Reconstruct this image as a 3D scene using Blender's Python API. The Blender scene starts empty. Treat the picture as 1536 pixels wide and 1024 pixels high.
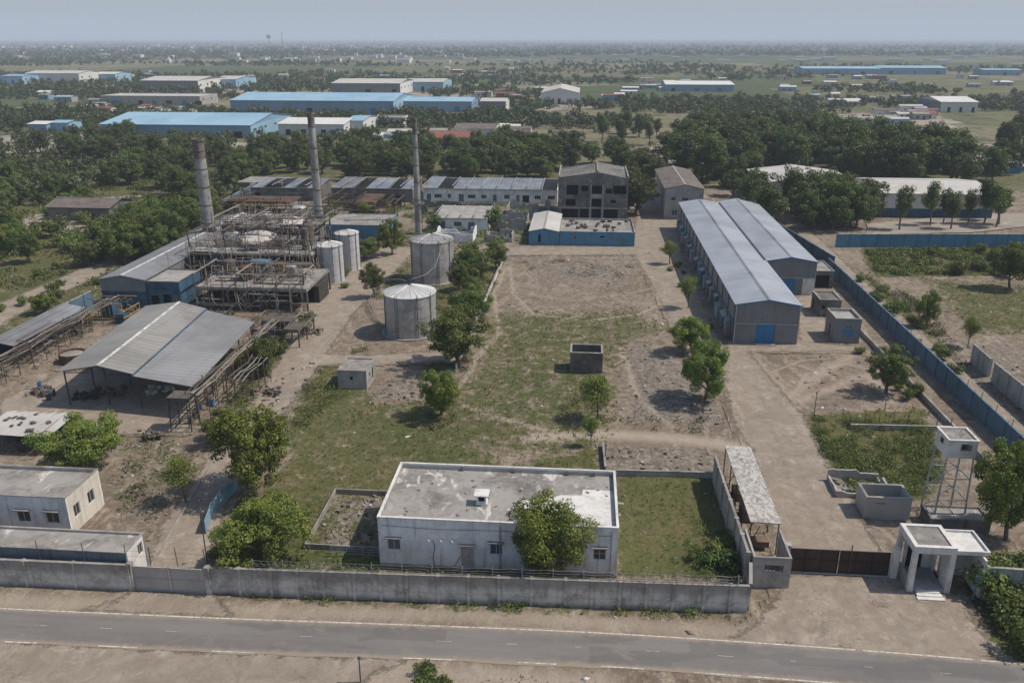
import bpy, math, random
import numpy as np
from mathutils import Vector, Matrix
R=math.radians
rng=np.random.default_rng(7); random.seed(7)
SC=bpy.context.scene; COL=SC.collection
# ------------------------------------------------------------------ survey: pixel of the photograph -> point of the site
FOC=1250.; HCAM=45.; PITCH=math.atan(456/FOC); YAW=R(4.8)
def G(px,py,z=0.):
    a=px-768;b=py-512
    f=FOC*math.cos(PITCH)-b*math.sin(PITCH);d=FOC*math.sin(PITCH)+b*math.cos(PITCH);t=(HCAM-z)/d
    X=a*t;Y=f*t;c,s=math.cos(YAW),math.sin(YAW)
    return (X*c-Y*s,X*s+Y*c)
def PR(x,y,z=0.):
    c,s=math.cos(YAW),math.sin(YAW);X=x*c+y*s;Y=-x*s+y*c;dz=z-HCAM
    dep=Y*math.cos(PITCH)-dz*math.sin(PITCH);up=Y*math.sin(PITCH)+dz*math.cos(PITCH)
    return 768+FOC*X/dep,512-FOC*up/dep
def HZ(x,y,py):
    lo,hi=-5.,80.
    for _ in range(40):
        m=(lo+hi)/2
        if PR(x,y,m)[1]>py: lo=m
        else: hi=m
    return m
# ------------------------------------------------------------------ materials
class NT:
    def __init__(s,name):
        s.m=bpy.data.materials.new(name);s.m.use_nodes=True;s.t=s.m.node_tree;s.t.nodes.clear()
        s.out=s.t.nodes.new('ShaderNodeOutputMaterial')
        g=s.t.nodes.new('ShaderNodeNewGeometry');s.geo=g;s.pos=g.outputs['Position']
    def n(s,typ,**k):
        nd=s.t.nodes.new(typ)
        for a,b in k.items(): setattr(nd,a,b)
        return nd
    def set(s,sock,v):
        if hasattr(v,'is_linked') or isinstance(v,bpy.types.NodeSocket): s.t.links.new(v,sock)
        else: sock.default_value=v
    def noise(s,scale,detail=4,rough=.6,vec=None,dist=0.):
        nd=s.n('ShaderNodeTexNoise');s.set(nd.inputs['Vector'],vec or s.pos)
        nd.inputs['Scale'].default_value=scale;nd.inputs['Detail'].default_value=detail
        nd.inputs['Roughness'].default_value=rough;nd.inputs['Distortion'].default_value=dist
        return nd.outputs['Fac']
    def ramp(s,v,a,b,lo=0.,hi=1.):
        nd=s.n('ShaderNodeMapRange');nd.interpolation_type='SMOOTHSTEP';s.set(nd.inputs[0],v)
        nd.inputs[1].default_value=a;nd.inputs[2].default_value=b;nd.inputs[3].default_value=lo;nd.inputs[4].default_value=hi
        return nd.outputs[0]
    def math(s,op,a,b=0.,c=0.):
        nd=s.n('ShaderNodeMath',operation=op);s.set(nd.inputs[0],a);s.set(nd.inputs[1],b);s.set(nd.inputs[2],c);return nd.outputs[0]
    def mix(s,f,a,b,mode='MIX'):
        nd=s.n('ShaderNodeMix',data_type='RGBA',blend_type=mode);s.set(nd.inputs[0],f)
        for i,v in ((6,a),(7,b)):
            if isinstance(v,tuple): v=(*v[:3],1)
            s.set(nd.inputs[i],v)
        return nd.outputs[2]
    def scale(s,x,y,z):
        nd=s.n('ShaderNodeVectorMath',operation='MULTIPLY');s.set(nd.inputs[0],s.pos);nd.inputs[1].default_value=(x,y,z);return nd.outputs[0]
    def sep(s,v=None):
        nd=s.n('ShaderNodeSeparateXYZ');s.set(nd.inputs[0],v or s.pos);return nd.outputs
    def attr(s,name):
        return s.n('ShaderNodeAttribute',attribute_name=name).outputs['Fac']
    def bsdf(s,col,rough=.85,metal=0.,bump=None,bs=.3,bd=.1,spec=.3):
        p=s.n('ShaderNodeBsdfPrincipled');
        if isinstance(col,tuple): col=(*col[:3],1)
        s.set(p.inputs['Base Color'],col);s.set(p.inputs['Roughness'],rough);s.set(p.inputs['Metallic'],metal)
        p.inputs['Specular IOR Level'].default_value=spec
        if bump is not None:
            b=s.n('ShaderNodeBump');b.inputs['Strength'].default_value=bs;b.inputs['Distance'].default_value=bd
            s.set(b.inputs['Height'],bump);s.t.links.new(b.outputs[0],p.inputs['Normal'])
        s.t.links.new(p.outputs[0],s.out.inputs[0]);return p
M={}
def dirty(name,base,dark,amt=.7,sc=.35,streak=False,rough=.85,metal=0,light=None,panel=None,top=None,spec=.3,lt=(.56,.68)):
    """painted or rendered surface with stains, rain streaks, patchy wear"""
    t=NT(name);n1=t.noise(sc,6,.65,dist=.4);n2=t.noise(sc*6,5,.7)
    f=t.math('MULTIPLY',t.ramp(t.math('ADD',t.math('MULTIPLY',n1,.7),t.math('MULTIPLY',n2,.3)),.40,.66),amt)
    c=t.mix(f,base,dark)
    if light:
        n3=t.noise(sc*1.7,5,.6,vec=t.scale(1.3,.8,1.1),dist=1.);c=t.mix(t.ramp(n3,lt[0],lt[1],0,.8),c,light)
    if streak:
        n4=t.noise(1.,4,.6,vec=t.scale(2.2,2.2,.18));c=t.mix(t.ramp(n4,.52,.75,0,.6),c,dark)
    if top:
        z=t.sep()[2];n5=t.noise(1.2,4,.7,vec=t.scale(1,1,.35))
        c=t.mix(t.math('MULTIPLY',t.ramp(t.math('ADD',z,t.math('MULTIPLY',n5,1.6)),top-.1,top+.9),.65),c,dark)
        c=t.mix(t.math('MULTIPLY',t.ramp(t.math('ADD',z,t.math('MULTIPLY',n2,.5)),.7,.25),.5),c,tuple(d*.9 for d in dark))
    if panel:
        ax,per,str_=panel;o=t.sep()[ax];w=t.math('FRACT',t.math('DIVIDE',o,per))
        l=t.ramp(t.math('ABSOLUTE',t.math('SUBTRACT',w,.5)),.47,.5,0,str_);c=t.mix(l,c,dark)
    h=t.math('ADD',n2,t.math('MULTIPLY',t.noise(sc*25,3),.4))
    t.bsdf(c,rough,metal,h,.25,.06,spec);M[name]=t.m;return t.m
def corrug(name,base,dark,rust,ax=0,per=1.,rough=.5,metal=.3,rusty=.12,seam=6.,sax=1):
    t=NT(name);o=t.sep()
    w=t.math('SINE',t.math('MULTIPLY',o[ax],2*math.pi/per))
    n1=t.noise(.12,5,.6,dist=.3);n2=t.noise(1.1,6,.75);n3=t.noise(1.,4,.6,vec=t.scale(.15 if ax==1 else .9,.15 if ax==0 else .9,.5))
    c=t.mix(t.ramp(n1,.35,.7),base,dark)
    c=t.mix(t.math('MULTIPLY',t.ramp(n3,.45,.7),.55),c,dark)
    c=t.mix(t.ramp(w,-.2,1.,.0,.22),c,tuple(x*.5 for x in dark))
    s=t.math('FRACT',t.math('DIVIDE',t.math('ADD',o[sax],t.math('MULTIPLY',n2,.12)),seam))
    c=t.mix(t.ramp(t.math('ABSOLUTE',t.math('SUBTRACT',s,.5)),.485,.5,0,.45),c,tuple(x*.5 for x in dark))
    c=t.mix(t.math('MULTIPLY',t.ramp(n2,.62,.74),rusty*4),c,rust)
    t.bsdf(c,rough,metal,w,.35,.05,.35);M[name]=t.m
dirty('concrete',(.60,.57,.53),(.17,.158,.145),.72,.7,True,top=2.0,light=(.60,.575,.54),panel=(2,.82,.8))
dirty('concrete_plain',(.37,.355,.34),(.17,.16,.15),.7,.5,True)
dirty('concrete_ruin',(.19,.18,.165),(.065,.06,.055),.85,.22,True,light=(.29,.27,.25))
dirty('slab',(.30,.285,.26),(.12,.11,.10),.8,.3,light=(.42,.40,.37))
dirty('roof_concrete',(.31,.292,.275),(.145,.132,.12),.95,.3,light=(.60,.58,.56))
dirty('patchy_roof',(.30,.28,.26),(.16,.145,.13),.8,.9,light=(.50,.485,.46),lt=(.42,.56))
dirty('dashed_cap',(.66,.65,.63),(.25,.24,.23),1.,1.1)
dirty('white_plaster',(.80,.80,.80),(.30,.285,.27),.5,.5,True)
dirty('slate_wall',(.17,.20,.24),(.07,.08,.09),.7,.6,True)
dirty('cream_plaster',(.62,.58,.51),(.32,.29,.25),.45,.4,True)
dirty('whitewash',(.66,.65,.63),(.36,.34,.315),.6,.7,True)
dirty('blue_wall',(.095,.175,.25),(.08,.095,.11),.7,.35,True,panel=(1,2.4,.6))
dirty('blue_wall_x',(.09,.24,.38),(.08,.13,.17),.65,.35,True,panel=(0,2.4,.6))
dirty('dark_blue_paint',(.05,.12,.19),(.02,.03,.045),.8,.5,True)
dirty('blue_door',(.03,.19,.42),(.025,.12,.25),.5,.6,rough=.5)
dirty('steel_blue',(.11,.19,.26),(.05,.06,.07),.7,.6,True,rough=.6)
dirty('clad_grey',(.20,.205,.22),(.12,.12,.125),.5,.3,True,panel=(0,3.,.4),rough=.6)
dirty('clad_grey_side',(.25,.24,.235),(.13,.12,.115),.6,.3,True,panel=(1,6.,.5),rough=.6)
dirty('gate_brown',(.055,.032,.026),(.025,.017,.014),.7,.8,True,rough=.55)
dirty('gate_grey',(.42,.395,.375),(.28,.26,.24),.5,.5,True,rough=.6)
dirty('rust',(.13,.075,.048),(.045,.03,.024),.8,.9)
dirty('rust_grey',(.125,.108,.092),(.042,.036,.032),.8,1.2)
dirty('pipe_pale',(.275,.25,.22),(.13,.10,.075),.8,1.0)
dirty('steel_dark',(.075,.075,.08),(.03,.028,.026),.7,1.,rough=.6)
dirty('steel_light',(.40,.42,.43),(.22,.215,.2),.6,1.,rough=.5)
dirty('tank_steel',(.46,.465,.47),(.22,.20,.18),.75,.28,True,rough=.45,metal=.35)
dirty('tank_roof',(.62,.62,.61),(.36,.34,.31),.6,.4,rough=.45,metal=.25)
dirty('tank_white',(.50,.51,.52),(.3,.28,.26),.5,.4,True,rough=.5)
dirty('chimney_grey',(.36,.355,.35),(.17,.15,.135),.9,.35,True)
dirty('chimney_rust',(.20,.165,.145),(.05,.042,.038),.95,.9,True,light=(.32,.29,.27))
dirty('red_brick',(.24,.10,.075),(.12,.06,.05),.7,.4)
dirty('timber',(.2,.145,.1),(.09,.065,.045),.7,.8)
dirty('pale_metal_roof',(.50,.48,.45),(.33,.31,.29),.55,.1,rough=.6,light=(.58,.57,.55))
dirty('sky_blue_roof',(.29,.45,.57),(.17,.32,.44),.6,.05,rough=.5,light=(.33,.48,.58))
dirty('sky_blue_wall',(.22,.34,.46),(.15,.22,.29),.5,.06,True,rough=.6,panel=(0,8,.4))
dirty('factory_white',(.62,.62,.60),(.45,.44,.42),.5,.06,True)
dirty('dark_rubbish',(.06,.055,.05),(.02,.02,.02),.7,1.5)
dirty('tile_brown',(.17,.145,.125),(.08,.07,.062),.8,.4)
corrug('roof_blue_grey',(.40,.43,.475),(.29,.31,.345),(.20,.14,.10),ax=1,per=1.1,rusty=.07,seam=4.8,sax=0,metal=.2)
corrug('roof_shed2',(.31,.31,.315),(.215,.21,.21),(.15,.10,.07),ax=1,per=1.,rusty=.05,seam=5.5,sax=0,metal=.1)
corrug('roof_shed',(.33,.315,.29),(.225,.21,.19),(.16,.10,.07),ax=1,per=1.,rusty=.06,seam=5.5,sax=0,metal=.15)
corrug('roof_row',(.26,.29,.33),(.14,.15,.165),(.12,.08,.06),ax=0,per=1.,rusty=.12,seam=5,sax=0,metal=.1)
corrug('roof_old',(.30,.31,.32),(.17,.165,.165),(.13,.08,.06),ax=0,per=1.,rusty=.12,seam=7,sax=0,metal=.15)
corrug('roof_long',(.27,.275,.285),(.19,.19,.195),(.13,.09,.07),ax=1,per=1.2,rusty=.04,seam=6,sax=0,metal=.15)
def simple(name,col,rough=.5,metal=0,spec=.4):
    t=NT(name);n=t.noise(2.,4);t.bsdf(t.mix(t.math('MULTIPLY',n,.5),col,tuple(c*.6 for c in col)),rough,metal,None,spec=spec);M[name]=t.m
simple('dark_inside',(.015,.015,.017),.9);simple('glass',(.035,.045,.055),.12,0,.6);simple('glass_blue',(.08,.11,.14),.15,0,.6)  # dark_inside: near-black standing in for unlit interiors; also a door, vent pipe and car
simple('frame_white',(.55,.55,.54));simple('frame_dark',(.06,.06,.06));simple('wire',(.2,.19,.18),.5,.5);simple('green_paint',(.03,.16,.12));simple('yellow_paint',(.45,.28,.05))
simple('white_line',(.62,.60,.56),.7);simple('junk_white',(.55,.53,.5));simple('junk_blue',(.06,.2,.36))
# asphalt
def mk_asphalt():
    t=NT('asphalt');n1=t.noise(.25,5,.6,vec=t.scale(.25,1.6,1));n2=t.noise(1.3,6,.7);n3=t.noise(30.,3)
    c=t.mix(t.ramp(n1,.3,.7),(.150,.140,.133),(.205,.192,.183));c=t.mix(t.ramp(n2,.45,.75,0,.5),c,(.21,.19,.165))
    c=t.mix(t.ramp(n3,.3,.7,0,.2),c,(.08,.08,.08))
    v=t.n('ShaderNodeTexVoronoi',feature='DISTANCE_TO_EDGE');t.set(v.inputs['Vector'],t.scale(.12,.35,1));v.inputs['Scale'].default_value=1.
    c=t.mix(t.ramp(v.outputs[0],.0,.004,.12,0),c,(.06,.06,.06));c=t.mix(t.ramp(t.noise(.5,5,.7,vec=t.scale(.12,2.2,1)),.5,.7,0,.45),c,(.115,.11,.108))
    pv=t.n('ShaderNodeTexVoronoi',feature='F1',distance='CHEBYCHEV');t.set(pv.inputs['Vector'],t.scale(.16,.5,1));pv.inputs['Scale'].default_value=1.;psp=t.n('ShaderNodeSeparateColor');t.t.links.new(pv.outputs['Color'],psp.inputs[0]);c=t.mix(t.ramp(psp.outputs[0],.8,.82,0,.45),c,(.115,.11,.107));c=t.mix(t.ramp(t.noise(.22,5,.75,dist=1.),.56,.68,0,.55),c,(.24,.21,.175));ed=t.attr('edge');c=t.mix(t.math('MULTIPLY',t.ramp(t.math('ADD',ed,t.math('MULTIPLY',n2,.9)),.65,1.25),.95),c,(.27,.222,.175))
    t.bsdf(c,.85,0,n3,.2,.01,.3);M['asphalt']=t.m
mk_asphalt()
def mk_line():
    t=NT('road_paint');n2=t.noise(3.,5,.7);c=t.mix(t.ramp(n2,.42,.62),(.58,.55,.50),(.30,.27,.24));t.bsdf(c,.8);M['road_paint']=t.m
mk_line()
# ground
def mk_ground():
    t=NT('ground_soil');P=t.pos;o=t.sep()
    g=t.attr('grass');cn=t.attr('conc');fr=t.attr('far');rb=t.attr('rubble')
    a=t.noise(.08,6,.65,dist=.5);b=t.noise(.5,6,.7,dist=.3);c3=t.noise(2.6,5,.75);d=t.noise(11.,4,.7)
    st=t.noise(.35,5,.7,vec=t.scale(1.,.35,1.),dist=1.5)
    # bare soil
    e5=t.noise(1.25,7,.8,dist=.8);st2=t.noise(.9,6,.8,vec=t.scale(1.,.28,1.),dist=3.)
    soil=t.mix(t.ramp(t.math('ADD',t.math('MULTIPLY',a,.6),t.math('MULTIPLY',b,.4)),.38,.62),(.175,.137,.102),(.275,.225,.173))
    soil=t.mix(t.ramp(st,.5,.62,0,.7),soil,(.36,.303,.238));soil=t.mix(t.ramp(st2,.54,.66,0,.55),soil,(.13,.103,.08))
    soil=t.mix(t.ramp(e5,.52,.60,0,.8),soil,(.125,.10,.078));soil=t.mix(t.ramp(e5,.43,.36,0,.7),soil,(.43,.375,.31));e6=t.noise(.32,7,.82,dist=1.5);soil=t.mix(t.ramp(e6,.53,.60,0,.6),soil,(.14,.115,.09));soil=t.mix(t.ramp(e6,.45,.38,0,.5),soil,(.40,.345,.285))
    soil=t.mix(t.ramp(c3,.56,.68,0,.5),soil,(.10,.08,.064));soil=t.mix(t.ramp(d,.6,.72,0,.6),soil,(.48,.43,.37))
    soil=t.mix(1.,soil,(.93,.93,.93),'MULTIPLY');tk=t.attr('track');soil=t.mix(t.math('MULTIPLY',tk,t.ramp(e5,.25,.6,.45,.95)),soil,(.37,.315,.255))
    rub=t.mix(t.ramp(e5,.36,.6),(.30,.26,.22),(.11,.095,.08));rub=t.mix(t.ramp(d,.58,.7,0,.7),rub,(.50,.46,.41))
    soil=t.mix(t.ramp(t.math('ADD',rb,t.math('MULTIPLY',b,.6)),.55,.95,0,.8),soil,rub)
    # grass
    gr=t.mix(t.ramp(a,.35,.65),(.088,.095,.033),(.138,.118,.054))
    gr=t.mix(t.ramp(b,.42,.66,0,.7),gr,(.064,.082,.025));gr=t.mix(t.ramp(e5,.51,.6,0,.7),gr,(.055,.074,.024));gr=t.mix(t.ramp(e5,.43,.35,0,.6),gr,(.22,.18,.115));gr=t.mix(t.ramp(t.noise(.32,7,.82,dist=1.),.52,.6,0,.5),gr,(.07,.09,.028))
    gr=t.mix(t.ramp(c3,.5,.75,0,.75),gr,(.215,.18,.115))
    gr=t.mix(t.ramp(d,.55,.8,0,.5),gr,(.04,.05,.02))
    mg=t.math('ADD',g,t.math('MULTIPLY',t.math('SUBTRACT',t.math('ADD',t.math('ADD',t.math('MULTIPLY',b,.4),t.math('MULTIPLY',e6,.35)),t.math('MULTIPLY',e5,.25)),.5),3.4))
    col=t.mix(t.ramp(mg,.28,.62),soil,gr)
    # concrete
    cc=t.mix(t.ramp(b,.3,.7),(.235,.195,.155),(.318,.27,.22));cc=t.mix(t.ramp(c3,.5,.75,0,.5),cc,(.17,.145,.12))
    cc=t.mix(t.ramp(st,.52,.75,0,.5),cc,(.43,.38,.325))
    cc=t.mix(t.ramp(d,.5,.75,0,.25),cc,(.13,.11,.09))
    for sc_,of in ((.16,0.),(.3,9.)):
        cm=t.n('ShaderNodeVectorMath',operation='ADD');t.set(cm.inputs[0],P);cm.inputs[1].default_value=(of*7,of*3,0)
        cr=t.math('ABSOLUTE',t.math('SUBTRACT',t.noise(sc_,5,.62,vec=cm.outputs[0],dist=.6),.5))
        cc=t.mix(t.math('MULTIPLY',t.ramp(cr,.0,.006,.75,0),t.ramp(t.noise(.09+sc_*.2,2),.46,.6)),cc,(.10,.085,.07))
    cc=t.mix(t.ramp(e5,.52,.62,0,.55),cc,(.19,.16,.13));cc=t.mix(t.ramp(e6,.52,.6,0,.45),cc,(.20,.17,.138));cc=t.mix(t.ramp(e6,.45,.38,0,.45),cc,(.43,.38,.32));cc=t.mix(t.ramp(a,.56,.70,0,.5),cc,(.24,.205,.17))
    mc=t.math('ADD',cn,t.math('MULTIPLY',t.math('SUBTRACT',t.math('ADD',t.math('MULTIPLY',e5,.6),t.math('MULTIPLY',b,.4)),.5),2.2));cc=t.mix(t.math('MULTIPLY',tk,.35),cc,(.2,.17,.14))
    col=t.mix(t.ramp(mc,.4,.62),col,cc)
    # open country beyond the works
    vf=t.n('ShaderNodeTexVoronoi',feature='F1',distance='CHEBYCHEV');t.set(vf.inputs['Vector'],t.scale(1/240.,1/330.,0));vf.inputs['Scale'].default_value=1.;vf.inputs['Randomness'].default_value=.8
    fc=t.n('ShaderNodeValToRGB');fc.color_ramp.interpolation='CONSTANT'
    cols=[(0,(.115,.118,.055)),(.14,(.19,.16,.09)),(.28,(.09,.10,.045)),(.38,(.26,.20,.135)),(.50,(.14,.135,.065)),(.60,(.23,.185,.115)),(.72,(.10,.108,.05)),(.84,(.28,.215,.15))]
    e=fc.color_ramp.elements
    while len(e)<len(cols): e.new(.5)
    for k,(q,w) in enumerate(cols): e[k].position=q;e[k].color=(*w,1)
    sp=t.n('ShaderNodeSeparateColor');t.t.links.new(vf.outputs['Color'],sp.inputs[0]);t.t.links.new(sp.outputs[0],fc.inputs[0])
    n4=t.noise(.012,7,.7,dist=.6);n5=t.noise(.05,6,.7)
    n6=t.noise(.25,5,.75);ff=t.mix(t.ramp(n4,.46,.66,0,.7),fc.outputs[0],(.11,.108,.055));ff=t.mix(t.ramp(n5,.48,.64,0,.8),ff,(.058,.078,.034));ff=t.mix(t.ramp(n5,.3,.44,.7,0),ff,(.24,.205,.145));ff=t.mix(t.ramp(n6,.5,.66,0,.55),ff,(.05,.066,.03));ff=t.mix(t.ramp(n6,.28,.42,.4,0),ff,(.26,.22,.165))
    dk=t.ramp(t.math('ADD',o[1],t.math('MULTIPLY',n4,600.)),1800.,3200.,0.,.75);ff=t.mix(dk,ff,(.06,.075,.045))
    ff=t.mix(1.,ff,(.80,.90,.84),'MULTIPLY');col=t.mix(fr,col,ff)
    h=t.math('ADD',t.math('MULTIPLY',b,1.),t.math('ADD',t.math('MULTIPLY',c3,.5),t.math('MULTIPLY',d,.25)))
    h=t.math('MULTIPLY',h,t.math('SUBTRACT',1.1,t.ramp(mc,.4,.62)))
    t.bsdf(col,.95,0,h,.7,.25,.15);M['ground']=t.m
mk_ground()
def leafmat(name,a,b,c,dry=(.16,.13,.05),dryamt=.06,vr=(.62,.75)):
    t=NT(name);oi=t.n('ShaderNodeObjectInfo');r=t.geo.outputs['Random Per Island']
    col=t.mix(r,a,b);col=t.mix(t.ramp(t.noise(.7,3),.4,.65),col,c)
    col=t.mix(t.ramp(r,1-dryamt,1.),col,dry)
    hv=t.n('ShaderNodeHueSaturation');t.set(hv.inputs['Color'],col);t.set(hv.inputs['Value'],t.math('ADD',vr[0],t.math('MULTIPLY',oi.outputs['Random'],vr[1])));t.set(hv.inputs['Hue'],t.math('ADD',.475,t.math('MULTIPLY',oi.outputs['Random'],.035)))
    hv.inputs['Saturation'].default_value=1.0
    d=t.n('ShaderNodeBsdfDiffuse');tr=t.n('ShaderNodeBsdfTranslucent');t.t.links.new(hv.outputs[0],d.inputs[0]);t.t.links.new(hv.outputs[0],tr.inputs[0])
    gl=t.n('ShaderNodeBsdfGlossy');gl.inputs['Roughness'].default_value=.5;gl.inputs[0].default_value=(.5,.5,.5,1)
    m1=t.n('ShaderNodeMixShader');m1.inputs[0].default_value=.28;t.t.links.new(d.outputs[0],m1.inputs[1]);t.t.links.new(tr.outputs[0],m1.inputs[2])
    m2=t.n('ShaderNodeMixShader');m2.inputs[0].default_value=.04;t.t.links.new(m1.outputs[0],m2.inputs[1]);t.t.links.new(gl.outputs[0],m2.inputs[2])
    t.t.links.new(m2.outputs[0],t.out.inputs[0]);M[name]=t.m
leafmat('leaf_bright',(.14,.195,.032),(.215,.26,.05),(.088,.14,.024),vr=(.9,.35))
leafmat('leaf_mid',(.105,.155,.034),(.165,.21,.05),(.07,.108,.026),vr=(.8,.5))
leafmat('leaf_dark',(.092,.132,.036),(.155,.19,.055),(.058,.09,.028))
leafmat('leaf_far',(.075,.105,.036),(.12,.15,.056),(.05,.075,.028),(.12,.11,.06),.12)
leafmat('leaf_weed',(.11,.145,.042),(.18,.19,.07),(.08,.115,.032),(.30,.25,.15),.25)
dirty('bark',(.16,.13,.10),(.07,.055,.045),.8,1.5)
def mk_stone():
    t=NT('rubble');r=t.geo.outputs['Random Per Island'];c=t.mix(r,(.10,.085,.07),(.34,.31,.27));c=t.mix(t.ramp(r,.86,.97),c,(.62,.60,.57));t.bsdf(c,.9);M['rubble']=t.m
mk_stone()
# ------------------------------------------------------------------ mesh builder
class MB:
    def __init__(s): s.v=[];s.f=[];s.k=[]
    def add(s,vs,fs,k=0):
        o=len(s.v);s.v+=[tuple(v) for v in vs];s.f+=[tuple(i+o for i in f) for f in fs];s.k+=[k]*len(fs);return s
    def box(s,x0,x1,y0,y1,z0,z1,k=0):
        if x0>x1:x0,x1=x1,x0
        if y0>y1:y0,y1=y1,y0
        return s.hexa([(x0,y0,z0),(x1,y0,z0),(x1,y1,z0),(x0,y1,z0),(x0,y0,z1),(x1,y0,z1),(x1,y1,z1),(x0,y1,z1)],k)
    def hexa(s,p,k=0):
        return s.add(p,[(0,3,2,1),(4,5,6,7),(0,1,5,4),(1,2,6,5),(2,3,7,6),(3,0,4,7)],k)
    def cbox(s,c,sx,sy,sz,rz=0.,k=0,tilt=0.):
        m=Matrix.Translation(c)@Matrix.Rotation(rz,4,'Z')@Matrix.Rotation(tilt,4,'X')
        q=[(-1,-1,-1),(1,-1,-1),(1,1,-1),(-1,1,-1),(-1,-1,1),(1,-1,1),(1,1,1),(-1,1,1)]
        return s.hexa([tuple(m@Vector((a*sx/2,b*sy/2,c_*sz/2))) for a,b,c_ in q],k)
    def slab(s,pts,th,k=0):
        """pts: 4 corners of the top face, thickness straight down"""
        lo=[(x,y,z-th) for x,y,z in pts];return s.hexa(lo+list(pts),k)
    def seg(s,a,b,z0,z1,t,k=0):
        """upright slab from a to b"""
        a=Vector((a[0],a[1],0));b=Vector((b[0],b[1],0));d=(b-a).normalized();n=Vector((-d.y,d.x,0))*t/2
        p=[a-n,b-n,b+n,a+n];return s.hexa([(q.x,q.y,z0) for q in p]+[(q.x,q.y,z1) for q in p],k)
    def tube(s,a,b,r,r2=None,n=6,k=0,cap=True):
        a=Vector(a);b=Vector(b);r2=r if r2 is None else r2;d=b-a
        if d.length<1e-6: return s
        d.normalize();u=d.cross(Vector((0,0,1)) if abs(d.z)<.9 else Vector((1,0,0))).normalized();w=d.cross(u)
        vs=[]
        for c,rr in ((a,r),(b,r2)):
            for i in range(n):
                an=2*math.pi*i/n;vs.append(c+(u*math.cos(an)+w*math.sin(an))*rr)
        fs=[(i,i+n,(i+1)%n+n,(i+1)%n) for i in range(n)]
        if cap: fs+=[tuple(range(n)),tuple(range(2*n-1,n-1,-1))]
        return s.add(vs,fs,k)
    def poly(s,pts,r,n=6,k=0):
        for a,b in zip(pts[:-1],pts[1:]): s.tube(a,b,r,n=n,k=k)
        return s
    def lathe(s,c,prof,n=32,k=0,cap=True):
        vs=[]
        for r,z in prof:
            for i in range(n):
                a=2*math.pi*i/n;vs.append((c[0]+r*math.cos(a),c[1]+r*math.sin(a),c[2]+z))
        fs=[]
        for j in range(len(prof)-1):
            for i in range(n): fs.append((j*n+i,j*n+(i+1)%n,(j+1)*n+(i+1)%n,(j+1)*n+i))
        if cap: fs+=[tuple(range((len(prof)-1)*n,len(prof)*n)),tuple(range(n-1,-1,-1))]
        return s.add(vs,fs,k)
    def wall(s,a,b,z0,z1,t,ops=(),k=0,inner=1):
        """wall slab from a to b (outer face on the right-hand side of a->b) with openings (u0,u1,v0,v1)"""
        A=Vector((a[0],a[1],0));B=Vector((b[0],b[1],0));L=(B-A).length;d=(B-A)/L;n=Vector((-d.y,d.x,0))
        us=sorted({0.,L,*[min(max(q,0),L) for o in ops for q in o[:2]]});vs_=sorted({z0,z1,*[q for o in ops for q in o[2:4]]})
        W=lambda u,v,dep:tuple(A+d*u+n*dep+Vector((0,0,v)))
        def hole(u,v): return any(o[0]<u<o[1] and o[2]<v<o[3] for o in ops)
        for i in range(len(us)-1):
            for j in range(len(vs_)-1):
                u0,u1,v0,v1=us[i],us[i+1],vs_[j],vs_[j+1]
                if hole((u0+u1)/2,(v0+v1)/2): continue
                s.add([W(u0,v0,0),W(u1,v0,0),W(u1,v1,0),W(u0,v1,0)],[(0,1,2,3)],k)
                s.add([W(u0,v0,t),W(u1,v0,t),W(u1,v1,t),W(u0,v1,t)],[(3,2,1,0)],inner if inner is not None else k)
        for o in ops:
            u0,u1,v0,v1=o[:4]
            for q in ([(u0,v0),(u0,v1)],[(u1,v1),(u1,v0)],[(u0,v1),(u1,v1)],[(u1,v0),(u0,v0)]):
                s.add([W(*q[0],0),W(*q[1],0),W(*q[1],t),W(*q[0],t)],[(0,1,2,3)],k)
        for q in ([(0,z0),(0,z1)],[(L,z1),(L,z0)],[(0,z1),(L,z1)]):
            s.add([W(*q[0],0),W(*q[1],0),W(*q[1],t),W(*q[0],t)],[(3,2,1,0)],k)
        return s
ORG={};FOOT=[]
def tag(o,label=None,cat=None,group=None,kind=None):
    if label:o['label']=label
    if cat:o['category']=cat
    if group:o['group']=group
    if kind:o['kind']=kind
    return o
def thing(name,label,cat,x,y,z=0.,group=None,kind=None):
    o=bpy.data.objects.new(name,None);COL.objects.link(o);o.location=(x,y,z);o.empty_display_size=.5
    ORG[o.name]=Vector((x,y,z));return tag(o,label,cat,group,kind)
def mesh(name,v,f,mats,k=None,smooth=False):
    me=bpy.data.meshes.new(name);me.from_pydata(v,[],f)
    for m in mats: me.materials.append(M[m])
    if k is not None: me.polygons.foreach_set('material_index',np.array(k,dtype=np.int32))
    if smooth: me.polygons.foreach_set('use_smooth',np.ones(len(f),dtype=bool))
    me.update();return me
def part(mb,name,mats,root=None,smooth=False,label=None):
    if isinstance(mats,str): mats=(mats,)
    org=ORG[root.name] if root else Vector((0,0,0))
    v=[(a[0]-org.x,a[1]-org.y,a[2]-org.z) for a in mb.v]
    k=[min(q,len(mats)-1) for q in mb.k]
    o=bpy.data.objects.new(name,mesh(name,v,mb.f,mats,k,smooth));COL.objects.link(o)
    if root: o.parent=root;ORG[o.name]=org
    if label:o['label']=label
    return o
def solo(mb,name,mats,label,cat,x,y,z=0,group=None,kind=None,smooth=False):
    if isinstance(mats,str): mats=(mats,)
    v=[(a[0]-x,a[1]-y,a[2]-z) for a in mb.v];k=[min(q,len(mats)-1) for q in mb.k]
    o=bpy.data.objects.new(name,mesh(name,v,mb.f,mats,k,smooth));COL.objects.link(o);o.location=(x,y,z);ORG[o.name]=Vector((x,y,z))
    return tag(o,label,cat,group,kind)
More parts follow.
